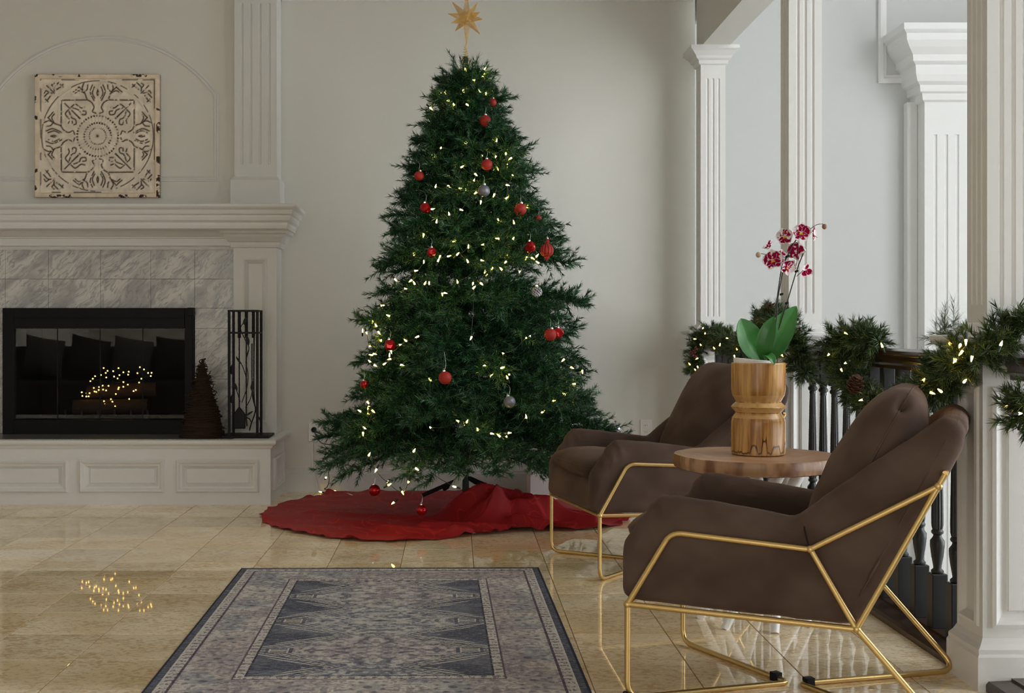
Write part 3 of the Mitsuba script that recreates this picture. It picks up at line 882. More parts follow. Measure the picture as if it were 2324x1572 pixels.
def tool(base, label, category, x, y, parts):
    k = thing(base, label, category)
    scene[k + '__handle'] = ply(cat([tube([(x, y, zm - .03), (x, y, zt_ - .012)], .009, 10), lathe([(.004, 0), (.011, .004), (.011, .012), (.005, .016)], 10).apply_translation((x, y, zt_ - .016))]), IRON, 40)
    for nm, mesh in parts:
        scene[k + '__' + nm] = ply(mesh, IRON, 40)


ty = (SY0 + SY1) / 2
x = P(543, 0, ty)[0]
shv = soft(hull([(x - .028, ty, z0 + .05, .006), (x + .03, ty, z0 + .05, .006), (x - .028, ty, z0 + .125, .006), (x + .03, ty, z0 + .125, .006), (x, ty, z0 + .165, .006)]), .012, 4)
tool('fire_shovel', 'black iron fire shovel hanging blade down in the tool stand, left of the poker', 'shovel', x, ty, [('rod', tube([(x, ty, zm), (x, ty, z0 + .15)], .004, 8)), ('blade', shv)])
x = P(559, 0, ty)[0]
tool('fire_poker', 'thin straight black iron poker hanging in the middle of the tool stand', 'poker', x, ty, [('rod', tube([(x, ty, zm), (x, ty, z0 + .10), (x + .004, ty, z0 + .06)], .004, 8)), ('hook', tube([(x, ty, z0 + .11), (x + .02, ty, z0 + .10), (x + .026, ty, z0 + .085)], .0035, 6))])
x = P(575, 0, ty)[0]
tool('fire_tongs', 'black iron log tongs with two bowed arms hanging at the right of the tool stand', 'tongs', x, ty,
     [('arm', tube(spline([(x - .008, ty, zm - .06), (x - .006, ty, .62), (x + .012, ty, .52), (x - .012, ty, .44), (x - .022, ty, .40)]), .004, 8)), ('arm_001', tube(spline([(x + .004, ty, zm), (x + .003, ty, .62), (x + .014, ty, .52), (x + .040, ty, .45), (x + .038, ty, .395)]), .004, 8))])

# fire grate, logs and fairy lights behind the glass
gk = thing('fire_grate', 'black iron grate on thin legs inside the fire box', 'fire grate')
gy = 7.62
for q in range(6):
    xx = -2.36 + q * .10
    scene[num(gk + '__bar')] = ply(cat([box(xx - .006, xx + .006, gy - .14, gy + .15, .44, .452), box(xx - .006, xx + .006, gy - .14, gy - .128, .44, .49)]), IRON)
for xx, yy in ((-2.26, gy - .1), (-1.96, gy - .1), (-2.26, gy + .12), (-1.96, gy + .12)):
    scene[num(gk + '__leg')] = ply(box(xx - .006, xx + .006, yy - .006, yy + .006, .366, .442), IRON)
scene[gk + '__crossbar'] = ply(cat([box(-2.38, -1.85, y - .006, y + .006, .430, .442) for y in (gy - .1, gy + .12)]), IRON)
for xa, za, xb, zb_, yy, rr, lb in ((-2.33, .500, -1.88, .505, 7.56, .048, 'bark-covered log at the front of the grate, behind the fire glass'), (-2.35, .498, -1.90, .500, 7.67, .046, 'log lying at the back of the grate'),
                                    (-2.26, .588, -1.84, .612, 7.615, .043, 'log lying on top of the two others in the fire box')):
    pts = np.linspace((xa, yy, za), (xb, yy + .02, zb_), 12)
    lg = tube(pts, rr, 16)
    lg.vertices += (meshkit.fbm(lg.vertices * [14, 50, 50], 3, 2) - .5)[:, None] * .012
    put('fire_log', ply(lg, BARK, 40), lb, 'log', 'logs in the fire box')
FAIRY = [(1157, 760), (1200, 792), (1180, 815), (1125, 838), (1060, 852), (1035, 880), (1008, 906), (1186, 866), (1262, 795), (1321, 762), (1376, 808), (1332, 840), (1436, 802), (1428, 834), (1272, 856), (1311, 877), (1376, 917), (1425, 945), (1325, 978),
         (1319, 995), (1375, 970), (1490, 1018), (1515, 1005), (1551, 922), (1576, 880), (1532, 818), (1605, 776), (1560, 752), (1652, 816), (1690, 814), (1682, 850), (1145, 956), (1211, 960), (1105, 972), (1046, 983), (1102, 1005), (1150, 1000), (1183, 1010),
         (1162, 1030), (1074, 1028), (1054, 1022), (1000, 1040), (966, 1040), (912, 1030), (918, 1072), (962, 1078), (988, 1077), (1052, 1068), (1292, 1050), (1237, 1108), (1254, 1136), (1078, 1126), (1135, 1136), (1160, 1130), (1211, 1160), (1170, 1162),
         (1285, 1186), (1352, 1161), (1428, 1147), (1441, 1106)]
fl = thing('fairy_lights', 'string of tiny warm fairy lights wound over the logs behind the fire glass', 'string lights')
fpts = np.array([P(a / 4.913, 680 + b / 4.913, 7.50 + .10 * rng.random()) for a, b in FAIRY])
BEAD = trimesh.creation.icosphere(1, .0048)
for c0 in fpts:
    scene[num(fl + '__bulb')] = moved(lamp('', BEAD, (6.0, 3.4, .6), .05), T().translate(c0.tolist()))
scene[fl + '__wire'] = ply(tube(spline(fpts, 4), .0009, 4), WIREG)
# wall sockets
for q, (pxx, pyy) in enumerate(((714, 981), (1466, 973))):
    c0 = P(pxx, pyy, WY)
    k = thing('wall_socket', ('white wall socket with a black plug in it, left of the tree', 'empty white wall socket between the tree and the far armchair')[q], 'socket')
    scene[k + '__cover_plate'] = ply(box(c0[0] - .036, c0[0] + .036, WY - .007, WY, c0[2] - .058, c0[2] + .058, .003), WHITEP)
    for s_ in (-1, 1):
        scene[num(k + '__outlet')] = ply(box(c0[0] - .017, c0[0] + .017, WY - .0085, WY - .003, c0[2] + s_ * .020 - .014, c0[2] + s_ * .020 + .014, .003), WHITEP)
    for s_ in (-1, 1):
        for dx in (-.006, .006):
            scene[num(k + '__slot')] = ply(box(c0[0] + dx - .001, c0[0] + dx + .001, WY - .0088, WY - .006, c0[2] + s_ * .020 - .003, c0[2] + s_ * .020 + .006), BLACK)
# ------------------------------------------------------------------ rug
rg = box(0, RUGW, -RUGL, 0, 0, .007, .003)
put('rug', moved(ply(rg, RUG), T().translate([RUG_O[0], RUG_O[1], 0]).rotate([0, 0, 1], math.degrees(RUG_A))),
    'faded blue-grey patterned oriental rug with a navy border on the tiles', 'rug')
# the texture is laid out along the rug's own axes

# ------------------------------------------------------------------ armchairs
CR = .045


def chair_parts():
    "local axes: x = u from front to back, y = v from the near side to the far side, z up"
    W = .632
    parts = {}
    pc = []
    for v in (.05, W - .05):
        pc.append(hull([(.008, v, .295, .035), (.018, v, .40, .042), (.095, v, .502, .047), (.20, v, .495, .047), (.455, v, .462, .047), (.56, v, .285, .034), (.45, v, .285, .034)]))
        pc.append(hull([(.44, v, .466, .045), (.455, v, .44, .045), (.565, v, .288, .034), (.585, v, .315, .034), (.705, v, .545, .034), (.795, v, .715, .036), (.790, v, .742, .036)]))
    pc.append(hull([(.57, v, .292, .034) for v in (.05, W - .05)] + [(.795, v, .735, .038) for v in (.05, W - .05)]))
    pc.append(hull([(u, v, .296, .035) for u in (.010, .56) for v in (.05, W - .05)]))
    pc.append(hull([(u, v, z, .035) for u, z in ((.010, .296), (.022, .36)) for v in (.05, W - .05)]))
    body = pc[0]
    for q in pc[1:]:
        body = body + q
    t = soft(body, .014, 16, .0055, 8.0, 3)
    t.vertices += t.vertex_normals * ((meshkit.fbm(t.vertices * [30, 30, 30], 2, 6) - .5) * .0022)[:, None]
    # gathers over the front of each arm
    vv = t.vertices
    wr = np.exp(-((vv[:, 0] - .05) / .06) ** 2) * np.exp(-((vv[:, 2] - .49) / .06) ** 2)
    t.vertices = vv - t.vertex_normals * (wr * .0030 * np.sin(vv[:, 0] * 160 + vv[:, 2] * 30))[:, None]
    parts['shell'] = (t, VELVET)
    sm = [tube(spline([(.448, v0 + s * .02, .5115), (.452, v0 - s * .02, .507), (.456, v0 - s * .040, .492), (.462, v0 - s * .0475, .468), (.470, v0 - s * .048, .44)], 6), .0016, 5) for v0, s in ((.05, 1), (W - .05, -1))]
    parts['seam'] = (sm[0], SEAM)
    parts['seam_001'] = (sm[1], SEAM)
    # seat cushion
    c, rim = pillow(.295, .225, .075, 30, 3.0, .02, .10)
    def place(pts, cx, cz, ang):
        pts = np.array(pts)
        ca, sa = math.cos(ang), math.sin(ang)
        return np.stack([cx + pts[:, 0] * ca - pts[:, 2] * sa, W / 2 + pts[:, 1], cz + pts[:, 0] * sa + pts[:, 2] * ca], 1)
    amp = (meshkit.fbm(np.array(c.vertices) * 11, 3, 5) - .5) * .012
    c.vertices[:, 2] += amp
    c.vertices = place(c.vertices, .245, .400, -.14)
    parts['seat_cushion'] = (c, VELVET)
    parts['seat_cushion__piping'] = (tube(place(rim, .245, .400, -.14)[::2], .0035, 6, closed=True), VELVET)
    # back cushion
    c, rim = pillow(.265, .24, .10, 32, 2.8, .0, .22)
    amp = (meshkit.fbm(np.array(c.vertices) * 9, 3, 8) - .5) * .022
    c.vertices[:, 2] += amp
    ang = math.atan2(.893, .45)
    c.vertices = place(c.vertices, .582, .598, ang)
    parts['back_cushion'] = (c, VELVET)
    parts['back_cushion__piping'] = (tube(place(rim, .582, .598, ang)[::2], .0032, 6, closed=True), VELVET)
    # brass frame
    r = .0078
    A, B, C, D, E_ = (0, .258), (.1167, .4574), (.4728, .4387), (.7726, .613), (.584, .249)
    Tp = (.788, .643)
    mid = np.array([.40, W / 2])
    for v, o in ((-.004, -1), (W + .004, 1)):
        pt = lambda p: (p[0], v, p[1])  # noqa: E731
        side = [tube(bend([pt(A), pt(B), pt(C)], .03), r, 10), tube([pt(C), pt(D)], r, 10), tube([pt(C), pt(E_)], r, 10), tube([pt(E_), pt(D), pt(Tp)], r, 10), tube([pt(A), pt(E_)], r, 10)]
        side += [trimesh.creation.icosphere(2, r * 1.35).apply_translation(pt(p)) for p in (A, C, D, E_)]
        parts['side_frame' + ('' if o < 0 else '_001')] = (cat(side), GOLD)
    # top rail and stretcher hidden by the upholstery, floor bars meeting in the middle
    parts['back_rail'] = (cat([tube([(Tp[0], -.004, Tp[1]), (Tp[0], W + .004, Tp[1])], r, 10), tube([(E_[0], -.004, E_[1]), (E_[0], W + .004, E_[1])], r, 10), tube([(A[0], -.004, A[1]), (A[0], W + .004, A[1])], r, 10)]), GOLD)
    ra = (.372, W / 2)
    fr = bend([(A[0], -.004, A[1]), (0, -.004, r), (ra[0], ra[1], r), (0, W + .004, r), (A[0], W + .004, A[1])], (.045, .022, .045), 8)
    parts['front_leg_frame'] = (tube(fr, r, 10), GOLD)
    rb_ = (.402, W / 2)
    rr_ = bend([(E_[0], -.004, E_[1]), (.80, -.004, r), (rb_[0], rb_[1], r), (.80, W + .004, r), (E_[0], W + .004, E_[1])], (.06, .022, .06), 8)
    parts['rear_leg_frame'] = (tube(rr_, r, 10), GOLD)
    cl = lambda c0, ang: soft(manbox(-.013, .013, -.012, .012, 0, .024), .008, 2).apply_transform(trimesh.transformations.rotation_matrix(ang, (0, 0, 1))).apply_translation((c0[0], c0[1], 0))  # noqa: E731
    parts['rubber_clip'] = (cl((ra[0] - .040, ra[1] + .034), -.7), BLACK)
    parts['rubber_clip_001'] = (cl((rb_[0] + .022, rb_[1] + .016), .7), BLACK)
    parts['rubber_foot'] = (tube([(0, -.004, .0), (0, -.004, .024)], .0125, 12), BLACK)
    parts['rubber_foot_001'] = (tube([(.79, -.004, .0), (.772, -.004, .020)], .0125, 12), BLACK)
    return parts


CH = {k: ply(m, b, {'seam': True}.get(k, 50 if b in (GOLD, BLACK) else True)) for k, (m, b) in chair_parts().items()}
for N_, U_, lab in (((.4637, 3.2956), (.9163, -.4006), 'nearest brown velvet armchair on a brass frame, its back to the near pedestal'),
                    ((.568, 4.83), (.9759, .2184), 'farther brown velvet armchair on brass legs, between the tree and the round table')):
    k = thing('armchair', lab, 'armchair', None)
    M = np.eye(4)
    M[:2, 0] = U_; M[:2, 1] = (-U_[1], U_[0]); M[:2, 3] = N_
    for q, s in CH.items():
        if k != 'armchair' and q.startswith('rubber_foot'):
            continue
        scene[f'{k}__{q}'] = moved(s, T(M))
    tag(k + '__front_leg_frame', 'brass tube legs joined by floor bars')

# ------------------------------------------------------------------ side table, vase, orchid
TC = np.array([1.025, 4.20]); TR, TH, TT = .275, .563, .047
tb = thing('side_table', 'round side table with a thick acacia slab top on slanting white legs, between the armchairs', 'table')
aa = np.linspace(0, 2 * np.pi, 97)[:-1]
wob = 1 + .012 * np.sin(aa * 3 + 1) + .008 * np.sin(aa * 7) + .004 * np.sin(aa * 17)
rp = [(.955, TH - TT), (.985, TH - TT + .004), (1.0, TH - TT + .014), (1.004, TH - .02), (1.0, TH - .006), (.990, TH)]
slab = loops([np.stack([TC[0] + TR * r * wob * np.cos(aa), TC[1] + TR * r * wob * np.sin(aa), np.full(96, z)], 1) for r, z in rp])
scene[tb + '__tabletop'] = ply(slab, TABLEW, 40)
for q in range(7):
    a0 = math.radians(173 + q * 360 / 7); a1 = a0 + math.radians(115)
    f0 = (TC[0] + .185 * math.cos(a0), TC[1] + .185 * math.sin(a0), .0); f1 = (TC[0] + .15 * math.cos(a1), TC[1] + .15 * math.sin(a1), TH - TT + .002)
    scene[num(tb + '__leg')] = ply(tube([f0, f1], [.014, .021], 14), WHITELEG, 40)
VC0 = np.array([1.035, 4.2])
vp = [(.080, 0), (.0885, .004), (.0905, .012), (.0905, .085), (.090, .112), (.087, .126), (.079, .137), (.0765, .142), (.0775, .146), (.090, .160), (.0905, .163), (.088, .167), (.076, .178), (.0755, .182), (.080, .190), (.0875, .204), (.0900, .220), (.0905, .235), (.0905, .308), (.089, .312), (.082, .313), (.079, .310), (.078, .262), (.0, .26)]
va = lathe(vp, 64); va.apply_translation((VC0[0], VC0[1], TH))
put('wooden_planter', ply(va, VASEW, 30), 'turned wooden planter with a ringed waist and dark foot line, on the round side table', 'planter')
VT = TH + .313
orc = thing('orchid', 'potted orchid with broad green leaves and white and crimson flowers, in the wooden planter', 'plant')
ip = lathe([(.05, -.08), (.060, -.02), (.064, .012), (.066, .022), (.064, .024), (.061, .012), (.055, -.02), (.0, -.022)], 40)
ip.vertices = ip.vertices @ trimesh.transformations.rotation_matrix(math.radians(5), (0, 1, 0))[:3, :3].T
ip.apply_translation((VC0[0] - .018, VC0[1] + .01, VT - .013))
scene[orc + '__pot'] = ply(ip, WHITEP, 40)
tag(orc + '__pot', 'white plastic inner pot')
so = lathe([(.001, 0), (.05, 0), (.058, .004), (.0, .012)], 20); so.apply_translation((VC0[0] - .015, VC0[1], VT - .012))
scene[orc + '__potting_bark'] = ply(so, BARK)


def blade(spine, width, up, cup=.25, n=26, m=11, thick=.0016, tipp=.8, base=.35):
    "a leaf: spine points, half width, cupped about its spine"
    sp = spline(spine, 10); t = np.linspace(0, 1, len(sp))
    up = np.asarray(up, float)
    tg = np.gradient(sp, axis=0); tg /= np.linalg.norm(tg, axis=1, keepdims=True)
    sd = np.cross(tg, up); sd /= np.linalg.norm(sd, axis=1, keepdims=True) + 1e-9
    nn = np.cross(sd, tg)
    wd = width * np.minimum(1, (base + (1 - base) * np.sin(np.minimum(t * 1.55, 1) * np.pi / 2))) * (1 - t ** 3.2) ** tipp
    s = np.linspace(-1, 1, m)
    g = sp[:, None] + sd[:, None] * (wd[:, None] * s)[..., None] + nn[:, None] * (wd[:, None] * (cup * s ** 2 - .05 * np.exp(-(s / .12) ** 2)))[..., None]
    idx = np.arange(len(sp) * m).reshape(len(sp), m)
    q = np.stack([idx[:-1, :-1], idx[1:, :-1], idx[1:, 1:], idx[:-1, 1:]], -1).reshape(-1, 4)
    top = g.reshape(-1, 3); bot = (g - nn[:, None] * thick).reshape(-1, 3); N = len(top)
    rim = np.concatenate([idx[:, 0], idx[-1, 1:], idx[-2::-1, -1], idx[0, -2:0:-1]]); r2 = np.roll(rim, -1)
    return trimesh.Trimesh(np.vstack([top, bot]), np.vstack([quads(q), quads(q[:, ::-1] + N), quads(np.stack([rim, rim + N, r2 + N, r2], 1))]), process=False)


OY = 4.2
Q = lambda x, y, dy=0.0: P(x, y, OY + dy)  # noqa: E731
for sp, w, up, cup in (([Q(1727, 818), Q(1708, 786, -.02), Q(1694, 752, -.03), Q(1681, 722, -.02)], .052, (.15, -1, .15), .2),
                       ([Q(1738, 822, -.02), Q(1735, 790, -.05), Q(1744, 750, -.06), Q(1756, 718, -.05)], .034, (-.55, -1, 0), .25),
                       ([Q(1742, 820), Q(1756, 780, -.01), Q(1778, 740, .0), Q(1808, 694, .01)], .052, (-.1, -1, .25), .3),
                       ([Q(1731, 822, -.03), Q(1738, 806, -.07), Q(1750, 812, -.09), Q(1757, 828, -.10)], .020, (.1, -.6, .9), .3),
                       ([Q(1735, 815, .03), Q(1765, 790, .05), Q(1790, 765, .07)], .03, (0, -1, .5), .25)):
    scene[num(orc + '__leaf')] = ply(blade(sp, w, up, cup), LEAF, True)
for pts, r in (([(1733, 815), (1741, 760), (1757, 718), (1766, 660), (1774, 610), (1788, 580), (1804, 548), (1822, 533)], .0019), ([(1737, 818), (1760, 735), (1765, 680), (1777, 615), (1784, 580)], .002),
               ([(1745, 815), (1782, 700), (1803, 630), (1813, 600), (1823, 575)], .0019)):
    scene[num(orc + '__stem')] = ply(tube(spline([Q(*p) for p in pts], 6), r, 8), STEM, True)
for pts in ([(1826, 529), (1842, 517), (1856, 509), (1868, 508)], [(1808, 627), (1818, 618), (1826, 610)], [(1803, 548), (1812, 558), (1806, 610)], [(1785, 585), (1760, 578), (1742, 578), (1727, 575)]):
    scene[num(orc + '__stem')] = ply(tube(spline([Q(*p) for p in pts], 6), .0010, 6), STEM, True)
for x, y in ((1772, 668), (1784, 688), (1806, 616), (1786, 582)):
    c0 = Q(x, y, -.004)
    scene[num(orc + '__clip')] = ply(soft(hull([(c0[0], c0[1], c0[2], .004), (c0[0] + .006, c0[1], c0[2] + .002, .0035)]), .003, 2), BLACK, True)
hoop = spline([Q(1764, 824), Q(1764, 800), Q(1757, 795), Q(1752, 803)], 6)
scene[orc + '__support_wire'] = ply(tube(hoop, .0013, 6), STEM)


def petal_mesh(L_, w, cup, seed, lip=False):
    n, m = 21, 15
    t = np.linspace(0, 1, n)[:, None]; s = np.linspace(-1, 1, m)[None]
    wd = w * np.sin(np.pi * np.minimum(t * .92 + .06, 1)) ** .7 + 0 * s
    x = wd * s; y = L_ * t + 0 * s
    z = cup * L_ * (t ** 2) + .18 * w * s ** 2 + .06 * w * np.sin(s * 5 + t * 7 + seed)
    v = np.stack([x, y, z], -1).reshape(-1, 3)
    idx = np.arange(n * m).reshape(n, m)
    f = quads(np.stack([idx[:-1, :-1], idx[1:, :-1], idx[1:, 1:], idx[:-1, 1:]], -1).reshape(-1, 4))
    nz = meshkit.noise(np.stack([x * 95 + seed * 7, y * 75, x * 0 + seed], -1), 3)
    k = ((nz > .26 + .28 * t) & (t > .05) & (t < .90 - .2 * np.abs(s)) & (np.abs(s) < .9)).astype(float)[..., None]
    c = np.array([.78, .70, .72]) * (1 - k) + np.array([.28, .006, .045]) * k
    if lip:
        c = np.where((t < .5)[..., None] + 0 * c > 0, np.array([.55, .30, .03]), np.array([.30, .01, .05]))
    return v, f, c.reshape(-1, 3)


def flower(x, y, dy, size, facing, roll, seed, half=False):
    c0 = Q(x, y, dy); size = size * 1.17
    fz = np.asarray(facing, float); fz /= np.linalg.norm(fz)
    fx = np.cross([0, 0, 1], fz); fx /= np.linalg.norm(fx) + 1e-9
    fy = np.cross(fz, fx)
    vs, fs, cs, n = [], [], [], 0
    spec = [(90 + 6 * math.sin(seed), 1.0, .46, .15), (18, 1.0, .64, .25), (162, .98, .62, -.1), (-52, 1.0, .42, .2), (-128, .96, .44, .05), (-90, .48, .22, .9)]
    if half:
        spec = [spec[0], spec[3], spec[4]]
    for i, (ang, l, w, cup) in enumerate(spec):
        v, f, c = petal_mesh(size * l, size * w, cup, seed * 3.1 + i, lip=i == 5)
        a0 = math.radians(ang - 90 + roll)
        v = np.stack([v[:, 0] * math.cos(a0) - v[:, 1] * math.sin(a0), v[:, 0] * math.sin(a0) + v[:, 1] * math.cos(a0), v[:, 2]], 1)
        if i == 5:
            v[:, 2] += size * .05
        vs.append(c0 + v[:, :1] * fx + v[:, 1:2] * fy + v[:, 2:] * fz); fs.append(f + n); cs.append(c); n += len(v)
    v = np.vstack(vs)
    scene[num(orc + '__flower')] = ply((v, np.vstack(fs)), PETAL, True, color=np.vstack(cs))


for a in ((1781, 536, -.02, .026, (-.5, -1, -.1), 8, 1), (1818, 527, -.02, .028, (.1, -1, -.1), -5, 2), (1845, 530, .0, .025, (1, -.35, 0), 10, 3), (1754, 590, -.03, .031, (-.35, -1, .1), 15, 4), (1770, 585, .0, .026, (.6, -.8, 0), 0, 5),
          (1806, 570, .02, .029, (.4, 1, .1), 20, 6), (1788, 605, -.01, .026, (.4, -.7, -.5), -20, 7), (1829, 612, .0, .024, (.3, -.8, -.4), 25, 8, True), (1745, 556, .01, .020, (-.4, .6, .6), 0, 9, True)):
    flower(*a)
for x, y, r, c in ((1871, 514, .0082, (.30, .16, .10)), (1721, 578, .0085, (.50, .38, .28))):
    b = trimesh.creation.icosphere(2, r); b.vertices *= [1, 1, 1.15]; b.apply_translation(Q(x, y))
    scene[num(orc + '__bud')] = ply(b, PETAL, True, color=np.tile(c, (len(b.vertices), 1)))

# ------------------------------------------------------------------ needles
def brush(P0, D, Ln, n, nl, wid, rng, col, spread=.9):
    "bottle-brush tips: n needles round each axis; returns vertices, faces, colours"
    P0, D = np.asarray(P0), np.asarray(D); m = len(P0)
    D = D / np.linalg.norm(D, axis=1, keepdims=True)
    a = np.cross(D, [.31, .17, .93]); a /= np.linalg.norm(a, axis=1, keepdims=True)
    b = np.cross(D, a)
    t = rng.uniform(.03, 1, (m, n)); ph = rng.uniform(0, 2 * np.pi, (m, n))
    an = (spread * rng.uniform(.65, 1.15, (m, n))) * (1 - .35 * t)
    rad = np.cos(ph)[..., None] * a[:, None] + np.sin(ph)[..., None] * b[:, None]
    base = P0[:, None] + D[:, None] * (t * np.asarray(Ln)[:, None])[..., None]
    dr_ = D[:, None] * np.cos(an)[..., None] + rad * np.sin(an)[..., None]
    ln = nl * rng.uniform(.7, 1.15, (m, n)) * (1 - .15 * t)
    tip = base + dr_ * ln[..., None]
    tan = np.cross(dr_, rng.normal(size=(m, n, 3))); tan /= np.linalg.norm(tan, axis=-1, keepdims=True)
    w = wid * rng.uniform(.8, 1.2, (m, n))[..., None]
    v = np.stack([base - tan * w, base + tan * w, tip], 2).reshape(-1, 3)
    f = np.arange(m * n)[:, None] * 3 + [0, 1, 2]
    c = np.asarray(col)[:, None] * rng.uniform(.65, 1.35, (m, n, 1))
    c = np.repeat(c.reshape(-1, 3), 3, 0)
    return v, f, c


def stalks(P0, D, Ln, r, col):
    "thin three-sided twigs"
    P0, D = np.asarray(P0), np.asarray(D); m = len(P0)
    D = D / np.linalg.norm(D, axis=1, keepdims=True)
    a = np.cross(D, [.31, .17, .93]); a /= np.linalg.norm(a, axis=1, keepdims=True); b = np.cross(D, a)
    P1 = P0 + D * np.asarray(Ln)[:, None]
    an = np.arange(3) * 2 * np.pi / 3
    o = np.cos(an)[None, :, None] * a[:, None] + np.sin(an)[None, :, None] * b[:, None]
    v = np.concatenate([P0[:, None] + o * r, P1[:, None] + o * r * .5], 1).reshape(-1, 3)
    i = np.arange(m)[:, None] * 6
    f = np.vstack([np.vstack([i + [k, (k + 1) % 3, 3 + (k + 1) % 3], i + [k, 3 + (k + 1) % 3, 3 + k]]) for k in range(3)])
    return v, f, np.tile(col, (len(v), 1))


def merge(ps):
    vs, fs, cs, n = [], [], [], 0
    for v, f, c in ps:
        vs.append(v); fs.append(f + n); cs.append(c); n += len(v)
    return (np.vstack(vs), np.vstack(fs)), np.vstack(cs)


# ------------------------------------------------------------------ christmas tree
rng = np.random.default_rng(11)
TXC, TYC = .06, 6.50
PROF = np.array([(.06, .62, .62), (.20, .78, .78), (.28, .86, .87), (.395, .76, .94), (.53, .69, .79), (.627, .645, .72), (.72, .60, .67), (.86, .57, .645), (1.0, .545, .64), (1.2, .475, .605), (1.39, .455, .54), (1.556, .375, .44), (1.78, .315, .365),
                 (1.95, .255, .315), (2.09, .20, .25), (2.2, .15, .17), (2.3, .09, .10), (2.38, .05, .05), (2.46, .02, .02)])


def RT(z, c=0.0):
    "the crown's radius at height z; c: cosine of the direction, the tree is fuller on the right"
    return np.interp(z, PROF[:, 0], PROF[:, 1]) * (1 - c) / 2 + np.interp(z, PROF[:, 0], PROF[:, 2]) * (1 + c) / 2


tr = thing('christmas_tree', 'tall dark green artificial Christmas tree hung with baubles and lights, against the greige wall', 'christmas tree')
scene[tr + '__trunk'] = ply(tube([(TXC, TYC, .06), (TXC, TYC, 2.42)], [.018, .012], 12), WIREG)
layers = np.concatenate([np.linspace(.33, 1.0, 9), np.linspace(1.085, 1.85, 10), np.linspace(1.92, 2.29, 7)])
nbr = 0
for li, z in enumerate(layers):
    R = RT(z)
    n = int(round(5 + 11 * min(1, R / .75)))
    for q in range(n):
        a0 = 2 * np.pi * (q + .5 * (li % 2)) / n + rng.normal(0, .10) + li * .37
        rad = np.array([math.cos(a0), math.sin(a0), 0])
        sidev = np.array([-rad[1], rad[0], 0])
        L_ = max(.05, RT(z, rad[0]) - .022) * rng.uniform(.82, 1.06)
        if rad[1] > .55:
            L_ *= .97
        rise = (.16 if z < 1.2 else .28) * L_ * rng.uniform(.6, 1.4)
        droop = (.30 if z < .7 else .34) * L_ * rng.uniform(.8, 1.3)
        bez = lambda s: np.array([TXC, TYC, z]) + rad * (s * L_) + sidev * (s * s * L_ * .06 * math.sin(a0 * 5)) + np.array([0, 0, 1]) * (rise * s * 1.6 - droop * s ** 2)  # noqa: E731
        ss = np.linspace(0, 1, 7)
        pts = np.array([bez(s) for s in ss])
        P0, D, Ln = [], [], []
        nt = max(4, int(L_ / .047))
        for i, s in enumerate(np.linspace(.26, .97, nt)):
            tg = bez(min(s + .02, 1.02)) - bez(s - .02); tg /= np.linalg.norm(tg)
            for sg in (-1, 1):
                an = math.radians(rng.uniform(32, 62)) * sg
                dd = tg * math.cos(an) + sidev * math.sin(an) + np.array([0, 0, rng.uniform(-.22, .62)])
                P0.append(bez(s)); D.append(dd); Ln.append((.09 + .15 * (1 - s)) * rng.uniform(.75, 1.2) * (1 if L_ > .3 else .75))
            if rng.random() < .4:
                P0.append(bez(s)); D.append(tg * .6 + np.array([0, 0, rng.choice([1, -.8])]) + rng.normal(0, .2, 3)); Ln.append(.08 * rng.uniform(.8, 1.3))
        tg = bez(1.0) - bez(.94)
        P0.append(bez(.93)); D.append(tg + rng.normal(0, .01, 3)); Ln.append(.10 * rng.uniform(.8, 1.3))
        # keep the far side clear of the wall
        P0, D, Ln = np.array(P0), np.array(D), np.array(Ln)
        D /= np.linalg.norm(D, axis=1, keepdims=True)
        ok = (P0 + D * Ln[:, None])[:, 1] < WY - .05
        P0, D, Ln = P0[ok], D[ok], Ln[ok]
        green = np.array([.016, .070, .031]) * rng.uniform(.6, 1.4, (len(P0), 1)) + np.array([.010, .014, -.004]) * rng.random((len(P0), 1))
        lo = .075 if z > .5 else .05
        tipp = P0 + D * Ln[:, None]
        front = (tipp[:, 0] > -.10) & (tipp[:, 0] < .42) & (tipp[:, 1] < 6.45)
        ok = tipp[:, 2] > np.where(front, .30, lo)
        P0, D, Ln, green = P0[ok], D[ok], Ln[ok], green[ok]
        # tips curl: two half brushes with a bend
        v1 = brush(P0, D, Ln, 48, .038, .0022, rng, green, 1.0)
        mid_ = tube(pts, np.linspace(.004, .0022, 7), 5)
        tw = (np.array(mid_.vertices), np.array(mid_.faces), np.tile((.02, .022, .012), (len(mid_.vertices), 1)))
        inner = np.array([bez(s) for s in np.linspace(.04, .9, 8)])
        dI = np.gradient(inner, axis=0)
        v3 = brush(inner, dI, np.full(8, L_ * .13), 30, .066, .0030, rng, np.tile((.008, .030, .015), (8, 1)), 1.2)
        mesh, col = merge([v1, v3, stalks(P0, D, Ln, .0016, (.03, .028, .014)), tw])
        scene[num(tr + '__branch')] = ply(mesh, NEEDLE)
        nbr += 1
# short twigs close to the trunk
P0, D = [], []
for q in range(420):
    z = rng.uniform(.36, 2.2); a0 = rng.uniform(0, 6.28); rr = RT(z) * rng.uniform(.12, .62)
    P0.append([TXC + rr * math.cos(a0), TYC + rr * math.sin(a0), z]); D.append([math.cos(a0), math.sin(a0), rng.uniform(-.5, .7)])
P0, D = np.array(P0), np.array(D)
for q in range(0, 420, 60):
    mesh, col = merge([brush(P0[q:q + 60], D[q:q + 60], np.full(60, .13), 44, .050, .0026, rng, np.tile((.010, .040, .019), (60, 1)), 1.1), stalks(P0[q:q + 60] - D[q:q + 60] * .2, D[q:q + 60], np.full(60, .3), .002, (.02, .022, .012))])
    key = num(tr + '__inner_twigs')
    scene[key] = ply(mesh, NEEDLE)
    tag(key, kind='stuff')
